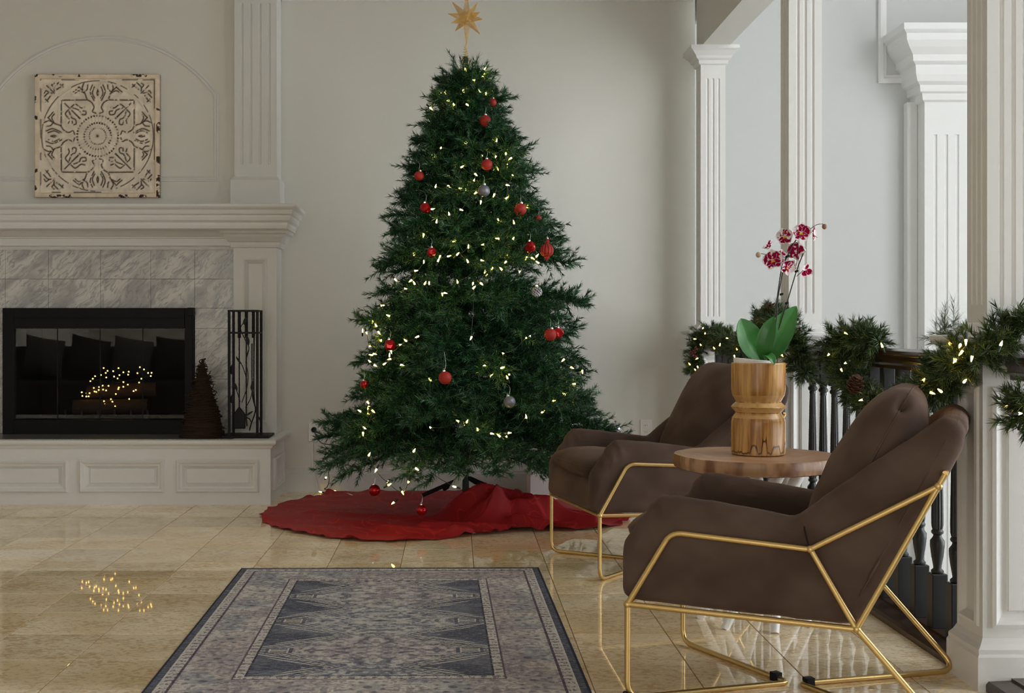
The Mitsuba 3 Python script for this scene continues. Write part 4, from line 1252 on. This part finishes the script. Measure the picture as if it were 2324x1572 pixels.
# crown tips
P0 = np.array([[TXC + rng.normal(0, .012), TYC + rng.normal(0, .012), z] for z in np.linspace(2.16, 2.33, 16)])
D = np.array([[math.cos(q * 2.4), math.sin(q * 2.4), rng.uniform(.8, 1.7)] for q in range(16)])
Ln = rng.uniform(.05, .085, 16)
P0 = np.vstack([P0, [[TXC + .035, TYC - .03, 2.29]]]); D = np.vstack([D, [[.25, -.1, 1]]]); Ln = np.append(Ln, .13)
mesh, col = merge([brush(P0, D, Ln, 70, .038, .0009, rng, np.tile((.013, .055, .027), (17, 1))), stalks(P0, D, Ln, .002, (.03, .028, .014))])
scene[num(tr + '__branch')] = ply(mesh, NEEDLE)
# stand: black crossed feet and the pale perforated strut
for a0 in (192, 348, 60, 120):
    c, s = math.cos(math.radians(a0)), math.sin(math.radians(a0))
    scene[num(tr + '__stand_foot')] = ply(tube([(TXC + .02 * c, TYC + .02 * s, .20), (TXC + .23 * c, TYC + .23 * s, .115)], .011, 10), IRON)
pa, pb = P(1077, 1036, 6.35), P(1033, 1107, 6.20)
d = (pb - pa) / np.linalg.norm(pb - pa)
sl = [loops([np.array([p + np.array([x, y, 0]) for x, y in ((-.012, -.002), (.010, -.012), (.012, -.009), (-.010, .001))]) for p in (pa, pb)]), loops([np.array([p + np.array([x, y, 0]) for x, y in ((-.032, .012), (-.012, -.002), (-.010, .001), (-.030, .015))]) for p in (pa + [.01, 0, 0], pb)])]
scene[tr + '__strut'] = ply(cat(sl), WHITEP)
tag(tr + '__strut', 'pale metal strut of the stand')

# topper
sp = thing('star_topper', 'gold wire star with many points on a coiled wire cone, topping the tree', 'tree topper')
SC = P(1059, 42, TYC)
spikes = [(0, 0, 1, .150), (0, 0, -1, .146), (-.62, .25, .78, .128), (.50, -.2, .66, .100), (.72, .35, .42, .090), (.85, -.45, -.15, .095), (-.90, -.3, .16, .105), (-.72, -.55, -.35, .110), (-.60, .5, -.55, .095), (.52, -.35, -.70, .125), (.1, -1, .12, .13), (-.1, 1, .1, .12)]
for ax, ay, az, ln in spikes:
    dv = np.array([ax, ay, az], float); dv /= np.linalg.norm(dv)
    a = np.cross(dv, [.31, .17, .93]); a /= np.linalg.norm(a); b = np.cross(dv, a)
    ws = []
    rb_ = .022
    cor = [SC + dv * .022 + (a * math.cos(q) + b * math.sin(q)) * rb_ for q in np.arange(4) * np.pi / 2]
    for c0 in cor:
        ws.append(tube([c0, SC + dv * ln], .0011, 4))
    for rep in range(2):
        tt = np.linspace(0, .96, 19 * 4 + 1)
        an = np.arange(len(tt)) * np.pi / 2 + rep * .2
        ring_ = [SC + dv * (.022 + (ln - .022) * t) + (a * math.cos(q) + b * math.sin(q)) * rb_ * (1 - t) + rng.normal(0, .0012, 3) for t, q in zip(tt, an)]
        ws.append(tube(np.array(ring_), .0007, 3))
    scene[num(sp + '__point')] = ply(cat(ws), GOLDW)
tt = np.linspace(0, 1, 150)
zt0, zt1 = P(1053, 105, TYC)[2], P(1058, 147, TYC)[2]
cx_ = P(1056, 0, TYC)[0]
scene[sp + '__coil'] = ply(tube(np.stack([cx_ + (.004 + .024 * tt) * np.cos(tt * 50), TYC + (.004 + .024 * tt) * np.sin(tt * 50), zt0 + (zt1 - zt0) * tt], 1), .0016, 5), GOLDW, True)
scene[sp + '__stalk'] = ply(tube([(cx_, TYC, zt1), (cx_, TYC, zt0), tuple(SC - [0, 0, .12])], .0016, 6), GOLDW)

# lights on the tree, placed on its surface
def on_tree(px, py, f=1.0):
    "the point where the sight line through a pixel meets the front of the tree's surface scaled by f"
    d = np.array([(px - VX) / FOC, 1, -(py - VY) / FOC])
    best = None
    for Y in np.linspace(5.45, TYC, 220):
        p = np.array([0, 0, EYE]) + d * Y
        if p[2] < .05:
            continue
        if math.hypot(p[0] - TXC, p[1] - TYC) <= RT(p[2], (p[0] - TXC) / (math.hypot(p[0] - TXC, p[1] - TYC) + 1e-6)) * f:
            return p
    p = np.array([0, 0, EYE]) + d * (TYC - .05)
    return p


BULBS = '''1101,156 1031,1104 1094,174 1075,182 1098,167 1052,207 1011,210 1000,210 1089,207 1103,212 1114,231 1017,228 1029,236 1061,238 978,246 1056,158 1094,353 1125,355 1148,349 1158,360 1152,376 1130,382 1127,318 1057,324 1001,335 983,355
1049,378 1080,396 1076,409 1163,397 1152,420 989,422 1019,423 1045,427 1056,431 1079,438 1121,443 1150,449 1091,459 982,474 1019,485 1047,476 991,502 1197,469 1130,498 1166,504 961,534 1031,548 1063,559 1039,576 1019,581 998,583 995,590
962,594 939,577 1061,592 1094,591 1096,555 1129,541 1165,541 1147,595 1117,609 1137,610 1101,616 1104,623 1179,616 1194,586 1209,586 1219,580 1220,595 1151,578 944,614 898,635 932,637 940,642 920,655 965,642 974,642 1038,639 1073,644
1076,652 1093,644 1004,668 1011,665 868,693 881,716 846,729 853,738 823,750 832,755 860,755 865,772 840,785 850,803 842,805 839,820 851,829 888,798 884,805 884,815 873,825 912,828 908,782 920,772 947,764 1069,767 1100,829 976,861
827,875 835,913 836,925 816,932 847,933 835,939 1039,955 1060,956 1203,763 1194,767 1278,817 1140,834 1156,850 1151,856 1116,852 1298,834 1322,843 1303,871 1280,894 1257,909 1232,934 1194,945 1117,984 1132,988 1156,982 1149,990 1142,802
977,970 1084,974 824,984 838,1031 940,1022 946,1064 827,971 853,1067 884,1099 880,1094 927,1093 914,1118 892,1141 740,1083'''
BULBS = [tuple(map(float, q.split(','))) for q in BULBS.split()]
tl = thing('tree_lights', 'string of warm white mini lights wound round the Christmas tree', 'string lights')
bl = lathe([(.001, 0), (.0042, .003), (.0047, .009), (.0036, .016), (.0016, .022), (.0004, .024)], 8)
sk = lathe([(.0036, -.020), (.0042, -.018), (.0046, .002), (.003, .003)], 8)
BULB = lamp('', bl, (26.0, 18.0, 1.7), .10)
SOCK = ply(sk, WIREG)
bpos = []
for px_, py_ in BULBS:
    p = on_tree(px_, py_, .94)
    bpos.append(p)
    ax = rng.normal(size=3) * [1, .6, 1]; ax /= np.linalg.norm(ax)
    R_ = trimesh.geometry.align_vectors([0, 0, 1], ax)
    R_[:3, 3] = p - ax * .012
    scene[num(tl + '__bulb')] = moved(BULB, T(R_))
    scene[num(tl + '__bulb_socket')] = moved(SOCK, T(R_))
bpos = np.array(bpos)
used, wires = {0}, []
cur = 0
while len(used) < len(bpos):
    dd = np.linalg.norm(bpos - bpos[cur], axis=1); dd[list(used)] = 9
    nx = int(dd.argmin())
    if dd[nx] < .30:
        a, b = bpos[cur], bpos[nx]
        m = (a + b) / 2 + [0, .02, -.12 * np.linalg.norm(b - a)]
        wires.append(tube(spline([a + [0, .012, 0], m, b + [0, .012, 0]], 5), .0016, 5))
    used.add(nx); cur = nx
wires.append(tube(spline([on_tree(868, 693, 1.0), P(858, 718, 6.0), P(862, 730, 6.0), P(872, 708, 6.0), P(880, 712, 6.0)], 6), .0018, 5))
scene[tl + '__wire'] = ply(cat(wires), WIREG, 60)
# the two lights lying on the floor by the wall
for p in (P(731, 1112, 7.33), P(763, 1109, 7.36)):
    R_ = np.eye(4); R_[:3, 3] = [p[0], p[1], .012]
    R_[:3, :3] = trimesh.geometry.align_vectors([0, 0, 1], [-.5, -.3, .2])[:3, :3]
    scene[num(tl + '__bulb')] = moved(BULB, T(R_))
    scene[num(tl + '__bulb_socket')] = moved(SOCK, T(R_))
plug = P(713, 974, WY)
scene[tl + '__plug'] = ply(tube([(plug[0], WY - .005, plug[2]), (plug[0], WY - .03, plug[2])], .0155, 16), BLACK)
scene[tl + '__cord'] = ply(cat([tube(spline([(plug[0], WY - .03, plug[2]), P(719, 990, 7.40), P(730, 1005, 7.2), P(760, 1010, 6.9)], 6), .0028, 6), tube(spline([P(745, 1070, 7.25), P(747, 1090, 7.3), P(742, 1105, 7.33), P(736, 1109, 7.33), P(745, 1111, 7.33)], 6), .0022, 6)]), WIREG, 60)
wc = spline([P(709, 1003, 7.445), P(708, 1030, 7.40), P(709, 1062, 7.40), P(716, 1090, 7.40), P(723, 1112, 7.38), (P(735, 0, 7.36)[0], 7.36, .008), (P(780, 0, 7.33)[0], 7.33, .008), (P(800, 0, 7.2)[0], 7.2, .012)], 6)
put('power_cord', ply(tube(wc, .0040, 8), WHITEP, 60), 'white power cord hanging from the socket to the floor, left of the tree', 'cord')

# ornaments
BALL = trimesh.creation.icosphere(3, 1.0)
FAC = trimesh.creation.icosphere(1, 1.0)
capm = lathe([(.26, .93), (.26, 1.16), (.20, 1.20), (.05, 1.21)], 10)
loopm = tube([(.10 * math.cos(q), 0, 1.28 + .10 * math.sin(q)) for q in np.linspace(0, 2 * np.pi, 13)[:-1]], .022, 5, closed=True)
CAP = ply(cat([capm, loopm]), CAPM, 30)
fac = np.array(FAC.vertices); fac = FAC.copy(); fac.vertices *= (1 + .10 * np.array([(-1) ** i for i in range(len(fac.vertices))]))[:, None]
ribv = BALL.copy()
an = np.arctan2(ribv.vertices[:, 1], ribv.vertices[:, 0])
ribs = lathe([(.02, -1.55), (.16, -1.30), (.42, -.98), (.40, -.88), (.70, -.72), (.95, -.38), (1.0, 0), (.92, .42), (.66, .76), (.36, .94), (.24, 1.02), (.36, 1.12), (.40, 1.26), (.26, 1.38), (.34, 1.52), (.26, 1.64), (.1, 1.66)], 72)
an = np.arctan2(ribs.vertices[:, 1], ribs.vertices[:, 0]); rr = np.hypot(ribs.vertices[:, 0], ribs.vertices[:, 1])
ribs.vertices[:, :2] *= (1 - .12 * (np.cos(an * 12) < -.2) * (rr > .3))[:, None]
cone_ = []
for q in range(64):
    z = 1 - 2 * (q + .5) / 64; th_ = q * 2.39996; r_ = math.sqrt(1 - z * z)
    nrm = np.array([r_ * math.cos(th_), r_ * math.sin(th_), z])
    s_ = trimesh.creation.icosphere(1, .20); s_.vertices *= [1, 1, .55]
    s_.apply_transform(trimesh.geometry.align_vectors([0, 0, 1], nrm + [0, 0, .7])); s_.apply_translation(nrm * .86)
    cone_.append(s_)
BODY = {'ball': lambda m_: ply(BALL, m_, True), 'facet': lambda m_: ply(fac, m_), 'rib': lambda m_: ply(ribs, m_, 25), 'cone': lambda m_: ply(cat(cone_), m_, 40)}
MADE = {}
for px_, py_, r_, kind, m_, lab in (
        (1101, 274, 13, 'ball', REDM, 'matte red bauble near the top of the tree, highest of the large red baubles'),
        (1105, 374, 13, 'ball', REDM, 'matte red bauble on the tree just above the upper silver bauble'),
        (951, 399, 11, 'ball', REDM, 'matte red bauble at the left edge of the tree, level with the carved wall panel'),
        (1118, 232, 9, 'ball', REDM, 'small orange-red bauble beside a lit bulb, topmost bauble of the tree'),
        (1181, 475, 14, 'ball', REDM, 'matte red bauble half hidden by needles, upper right of the tree'),
        (1222, 495, 7, 'ball', REDM, 'tiny red bauble at the right edge of the tree, smallest of all'),
        (1010, 857, 15, 'ball', REDM, 'matte red bauble in the open middle of the lower tree, on a long hook'),
        (1249, 759, 14, 'ball', REDM, 'matte red bauble of the touching pair at the right of the tree'),
        (1266, 756, 13, 'facet', REDG, 'creased red bauble of the touching pair at the right of the tree'),
        (1203, 560, 13, 'facet', REDG, 'glossy creased red bauble just left of the ribbed finial ornament'),
        (979, 572, 11, 'facet', REDG, 'glossy creased red bauble at the left of the tree above the dense row of lights'),
        (885, 783, 13, 'facet', REDG, 'glossy creased red bauble among the cluster of lights at the left edge'),
        (966, 472, 12, 'facet', REDG, 'dark glossy red bauble beside a bulb, upper left of the tree'),
        (826, 872, 9, 'ball', REDG, 'shiny red bauble at the far left edge of the lower tree'),
        (1241, 568, 16, 'rib', REDM, 'ribbed red finial ornament with pointed ends at the right of the tree'),
        (1098, 433, 14, 'ball', SILVM, 'matte silver grey bauble high on the tree below the red one'),
        (1156, 912, 14, 'ball', SILVM, 'matte silver grey bauble low on the tree, right of the trunk'),
        (1218, 662, 13, 'cone', SILVG, 'glittering silver pine cone bauble at the right of the tree'),
        (1400, 973, 15, 'ball', SILVG, 'shiny silver bauble low at the right tip of the tree, behind the armchair'),
        (957, 1157, 12, 'ball', REDG, 'dark red bauble hanging lowest of all, just above the red skirt'),
        (850, 1112, 13, 'ball', REDG, 'dark red bauble catching a light, low at the left above the skirt')):
    p = on_tree(px_, py_, 1.06 if py_ < 1080 else 1.0)
    if (px_, py_) == (1400, 973):
        p = P(1396, 972, 6.30)
    if (px_, py_) == (957, 1157):
        p = P(px_, py_, 6.02)
    if (px_, py_) == (850, 1112):
        p = P(px_, py_, 6.25)
    k = thing('bauble', lab, 'ornament', 'baubles on the tree')
    R_ = float(r_ * p[1] / FOC)
    M = T().translate(p.tolist()).scale(R_).rotate([0, 1, 0], float(rng.uniform(-14, 14))).rotate([0, 0, 1], float(rng.uniform(0, 360)))
    if (kind, m_) not in MADE:
        MADE[kind, m_] = BODY[kind](m_)
    scene[k + '__body'] = moved(MADE[kind, m_], M)
    scene[k + '__cap'] = moved(CAP, T().translate([0, 0, R_ * .62 if kind == 'rib' else 0]) @ M)
    hk = [p + [0, 0, R_ * (1.3 if kind != 'rib' else 1.9)], p + [.004, .004, R_ * 1.5 + .02], p + [-.004, .02, R_ * 1.5 + (.075 if (px_, py_) == (1010, 857) else .035)]]
    scene[k + '__hook'] = ply(tube(spline(hk, 4), .0009, 4), STEEL)
for k in [k for k in labels if k.startswith('bauble')]:
    labels[k].pop('group', None)

# ------------------------------------------------------------------ tree skirt
OUT = [(592, 1178), (598, 1163), (640, 1143), (700, 1129), (760, 1118), (850, 1112), (960, 1111), (1080, 1112), (1180, 1114), (1250, 1124), (1310, 1138), (1380, 1157), (1432, 1172), (1428, 1184), (1385, 1198), (1305, 1206), (1200, 1208), (1120, 1213), (1050, 1220), (980, 1226), (900, 1231), (800, 1228), (720, 1218), (655, 1206), (610, 1192)]
op = np.array([((x - VX) / (y - VY), FOC / (y - VY)) for x, y in OUT])
op[:, 1] = np.minimum(op[:, 1], WY - .06)
C0 = np.array([TXC, 6.46])
ang = np.unwrap(np.arctan2(op[:, 1] - C0[1], op[:, 0] - C0[0])); rad_ = np.linalg.norm(op - C0, axis=1)
o = np.argsort(ang % (2 * np.pi)); aS, rS = (ang % (2 * np.pi))[o], rad_[o]
na_, nr_ = 420, 90
A_ = np.arange(na_) * 2 * np.pi / na_
RB = np.interp(A_, np.concatenate([aS - 2 * np.pi, aS, aS + 2 * np.pi]), np.tile(rS, 3))
RB = RB + .007 * np.sin(A_ * 31) + .006 * np.sin(A_ * 53 + 1)
tR = np.linspace(.06, 1, nr_)
xx = C0[0] + np.cos(A_)[None] * RB[None] * tR[:, None]; yy = C0[1] + np.sin(A_)[None] * RB[None] * tR[:, None]
pp = np.stack([xx, yy, xx * 0], -1)
zz = .004 + .016 * (meshkit.fbm(pp * [3.0, 5.5, 1], 3, 4) - .35).clip(0) * 2
# long soft folds running out from the trunk
for fx0, fy0, fx1, fy1, h, w in ((-.15, 6.05, .35, 5.95, .022, .05), (-.35, 6.0, .05, 5.85, .018, .045), (.0, 5.88, .30, 5.86, .016, .04), (.15, 6.20, .62, 6.28, .030, .07), (.42, 6.30, .70, 6.12, .035, .05), (.30, 6.10, .52, 5.98, .028, .05), (.55, 6.45, .95, 6.30, .022, .05), (-.75, 6.5, -.2, 6.3, .012, .06), (-.6, 6.2, -.3, 6.05, .012, .05)):
    dd = seg_dist([(fx0, fy0), (fx1, fy1)], xx, yy)
    zz = zz + 1.7 * h * np.exp(-np.abs(dd / (w * .75)) ** 1.6)
# the bunched heap right of the trunk
hx, hy = .235, 6.36
q_ = np.hypot((xx - hx) / .24, (yy - hy) / .26)
heap = np.exp(-q_ ** 2 * 1.4)
th_ = np.arctan2(yy - hy, xx - hx)
crease = 1 - 2 * np.abs(np.sin(th_ * 2.5 + .6 + q_ * 1.1)) ** .7
zz = zz + heap * .150 + heap * (1 - np.exp(-q_ ** 2 * 4)) * (.075 * crease + .022 * np.sin(th_ * 9 + 2 + q_ * 3))
zz = zz + .035 * np.exp(-(seg_dist([(.02, 6.35), (.16, 6.34)], xx, yy) / .10) ** 2)
# curled hem
hem = np.exp(-((1 - tR) / .035) ** 2)[:, None] * np.maximum(0, np.sin(A_ * 29 + 3 * np.sin(A_ * 5)) * np.sin(A_ * 3.3 + .5)) ** 1.5
zz = zz + .022 * hem
v = np.stack([xx, yy, zz], -1).reshape(-1, 3)
idx = np.arange(nr_ * na_).reshape(nr_, na_)
q = np.stack([idx[:-1], np.roll(idx, -1, 1)[:-1], np.roll(idx, -1, 1)[1:], idx[1:]], -1).reshape(-1, 4)[:, ::-1]
put('tree_skirt', ply((v, quads(q)), SKIRT, True), 'red damask tree skirt spread in folds on the floor under the tree', 'tree skirt')
bx = soft(hull([(x, y, z, .006) for x in (.440, .80) for y in (7.10, 7.40) for z in (.006, .215)]), .05, 1)
put('white_box', ply(bx, WHITEP, 40), 'plain white box on the floor by the wall, behind the tree and the far armchair', 'box')

# ------------------------------------------------------------------ garland on the railing
def garland(label, path, seed, bulbs, dens=1.0, nl=.036):
    k = thing('garland', label, 'garland')
    rng = np.random.default_rng(seed)
    pts = spline([P(x, y, Xg * FOC / (x - VX)) for x, y, Xg in path], 10)
    L_ = np.concatenate([[0], np.cumsum(np.linalg.norm(np.diff(pts, axis=0), axis=1))])
    n = int(L_[-1] / .0031 * dens)
    s = rng.uniform(0, L_[-1], n)
    c0 = np.stack([np.interp(s, L_, pts[:, i]) for i in range(3)], 1)
    tg = np.gradient(pts, axis=0); tg /= np.linalg.norm(tg, axis=1, keepdims=True) + 1e-9
    tg = np.stack([np.interp(s, L_, tg[:, i]) for i in range(3)], 1)
    dv = rng.normal(size=(n, 3)); dv -= tg * (dv * tg).sum(1, keepdims=True)
    dv /= np.linalg.norm(dv, axis=1, keepdims=True)
    dv = dv + tg * rng.normal(0, .7, (n, 1)) + [-.15, -.15, .15]
    col = np.array([.028, .066, .018]) * rng.uniform(.5, 1.4, (n, 1)) + np.array([.03, .028, .003]) * rng.random((n, 1)) ** 2
    ln = rng.uniform(.045, .088, n)
    own = min(280, n)
    for q in list(range(own)) + ([own] if n > own else []):
        sl_ = slice(q, q + 1) if q < own else slice(own, n)
        mesh, cc = merge([brush(c0[sl_], dv[sl_], ln[sl_], 64, nl, .0017, rng, col[sl_], 1.0), stalks(c0[sl_], dv[sl_], ln[sl_], .0012, (.03, .022, .010))])
        key = num(k + '__sprig') if q < own else k + '__short_sprigs'
        scene[key] = ply(mesh, GARLANDN)
        if q == own:
            tag(key, kind='stuff')
    scene[k + '__wire'] = ply(tube(pts, .004, 6), WIREG)
    for x, y, Xg in bulbs:
        Xg -= .005
        p = P(x, y, Xg * FOC / (x - VX))
        ax = rng.normal(size=3); ax /= np.linalg.norm(ax)
        R_ = trimesh.geometry.align_vectors([0, 0, 1], ax); R_[:3, 3] = p - ax * .012
        R_[:3, :3] *= .82
        scene[num(k + '__bulb')] = moved(GBULB, T(R_))
        scene[num(k + '__bulb_socket')] = moved(SOCK, T(R_))
    return k


GBULB = lamp('', bl, (22.0, 11.0, 1.1), .08)
g1 = garland('lit pine garland along the far rail and round the middle column, behind the orchid', [(1578, 850, 1.40), (1578, 810, 1.40), (1590, 765, 1.43), (1618, 762, 1.46), (1650, 775, 1.47), (1690, 790, 1.46), (1722, 760, 1.44), (1744, 722, 1.42), (1780, 740, 1.40), (1806, 775, 1.42), (1812, 820, 1.44), (1832, 850, 1.45)], 21,
             [(1595, 745, 1.37), (1600, 757, 1.37), (1578, 769, 1.36), (1590, 782, 1.36), (1634, 781, 1.40), (1620, 789, 1.40), (1649, 767, 1.40), (1685, 765, 1.40), (1688, 768, 1.40), (1683, 773, 1.40), (1672, 791, 1.40), (1667, 809, 1.40), (1581, 814, 1.36), (1564, 825, 1.36), (1584, 834, 1.36), (1577, 838, 1.36), (1593, 843, 1.36), (1730, 729, 1.37), (1733, 731, 1.37), (1775, 806, 1.37)])
berries = [P(x, y, 1.36 * FOC / (x - VX)) for x, y in ((1576, 798), (1571, 805), (1580, 790), (1578, 808), (1569, 800))]
bm = trimesh.creation.icosphere(2, .011)
for p in berries:
    scene[num(g1 + '__berry')] = moved(ply(bm, BERRY, True), T().translate(p.tolist()))
g2 = garland('lit pine garland swagging from the rail behind the near armchair over the near pedestal', [(2000, 775, 1.50), (1950, 770, 1.48), (1900, 772, 1.46), (1898, 805, 1.45), (1922, 845, 1.44), (1945, 885, 1.44), (1985, 925, 1.44), (2035, 925, 1.44), (2088, 900, 1.43), (2130, 872, 1.42), (2156, 838, 1.40), (2188, 815, 1.39), (2228, 803, 1.41), (2262, 778, 1.46), (2300, 745, 1.52), (2360, 740, 1.55)], 22,
             [(1921, 757, 1.44), (1880, 805, 1.38), (1918, 824, 1.38), (1910, 840, 1.38), (1953, 908, 1.38), (2001, 782, 1.44), (2097, 861, 1.37), (2117, 892, 1.36), (2132, 885, 1.36), (2153, 784, 1.36), (2178, 786, 1.36), (2180, 802, 1.36), (2168, 818, 1.35), (2205, 815, 1.36), (2192, 778, 1.36), (2273, 778, 1.42), (2191, 863, 1.37), (2166, 820, 1.35)], 1.0)
g3 = garland('short lit garland end hanging before the near pedestal, under the rail end', [(2380, 850, 1.50), (2352, 895, 1.47), (2332, 920, 1.46), (2320, 950, 1.46), (2312, 975, 1.46)], 23, [(2285, 924, 1.42), (2316, 938, 1.42)], .8)
# the tuft behind the pedestal cap
rng = np.random.default_rng(8)
c0 = np.array([P(2150, 765, 3.72) + rng.normal(0, .02, 3) for _ in range(26)])
dv = rng.normal(size=(26, 3)) * [1, .6, .6] + [-.2, 0, .55]
mesh, cc = merge([brush(c0, dv, rng.uniform(.05, .09, 26), 34, .042, .00075, rng, np.tile((.025, .060, .040), (26, 1)), .9), stalks(c0, dv, rng.uniform(.05, .08, 26), .0012, (.03, .022, .010))])
scene[num(g2 + '__sprig')] = ply(mesh, GARLANDN)


def pine_cone(px_, py_, Xg, L_, ax, label):
    k = thing('pine_cone', label, 'pine cone')
    ms = []
    for q in range(42):
        t = (q + .5) / 42; th_ = q * 2.39996
        r_ = .34 * math.sin(math.pi * (t * .86 + .10)) ** .8
        s_ = trimesh.creation.icosphere(2, .19); s_.vertices *= [1, .85, .22]
        s_.apply_transform(trimesh.transformations.rotation_matrix(-.55, (0, 1, 0))); s_.apply_translation((r_, 0, t - .5))
        s_.apply_transform(trimesh.transformations.rotation_matrix(th_, (0, 0, 1)))
        ms.append(s_)
    ms.append(lathe([(.02, -.5), (.22, -.4), (.26, 0), (.14, .35), (.02, .5)], 12))
    m_ = cat(ms); m_.vertices *= L_
    R_ = trimesh.geometry.align_vectors([0, 0, 1], ax); R_[:3, 3] = P(px_, py_, Xg * FOC / (px_ - VX))
    scene[k] = moved(ply(m_, CONEB, 40), T(R_))


pine_cone(1748, 704, 1.39, .075, (1, -.2, -.1), 'warm brown pine cone in the garland beside the middle column')
pine_cone(1941, 873, 1.385, .062, (.1, -.5, .9), 'grey-brown pine cone in the garland hanging from the rail, left of the armchair back')

# ------------------------------------------------------------------ the sofa across the room that the fire glass mirrors
sf = thing('sofa', 'long dark sofa across the room, seen only as a reflection in the fire glass', 'sofa')
DARKF = mat('dark_fabric', prin((.05, .047, .05), .9, .2))
PALEF = mat('pale_fabric', prin((.20, .195, .19), .9, .2))
GREYF = mat('grey_fabric', prin((.08, .078, .078), .9, .2))
SFY = 1.45
scene[sf + '__base'] = ply(soft(hull([(x, y, z, .04) for x in (-4.95, -2.40) for y in (SFY - .80, SFY) for z in (.10, .36)]), .1, 3), DARKF, True)
scene[sf + '__backrest'] = ply(soft(hull([(x, y, z, .05) for x in (-4.95, -2.40) for y in (SFY - .95, SFY - .80) for z in (.10, .72)]), .1, 3), DARKF, True)
for x in (-4.95, -2.40):
    scene[num(sf + '__armrest')] = ply(soft(hull([(x + o, y, z, .04) for o in (-.08, .08) for y in (SFY - .9, SFY) for z in (.10, .56)]), .1, 3), DARKF, True)
for x, zc, tilt, m_, lab in ((-4.55, .64, 10, PALEF, 'pale square cushion at the far end of the sofa'), (-4.05, .64, 12, GREYF, 'dark grey cushion leaning between two pale ones'), (-3.57, .63, 10, PALEF, 'pale cushion second from the middle of the sofa'),
                             (-3.10, .63, 6, GREYF, 'grey cushion in the middle of the sofa'), (-2.64, .62, 2, GREYF, 'grey cushion at the near end of the sofa')):
    c, _ = pillow(.22, .22, .07, 16)
    c.vertices = c.vertices @ trimesh.transformations.euler_matrix(math.radians(78), 0, 0)[:3, :3].T
    c.vertices = c.vertices @ trimesh.transformations.euler_matrix(0, math.radians(tilt), 0)[:3, :3].T
    c.apply_translation((x, SFY - .60, zc + .02))
    put('sofa_cushion', ply(c, m_, True), lab, 'cushion')
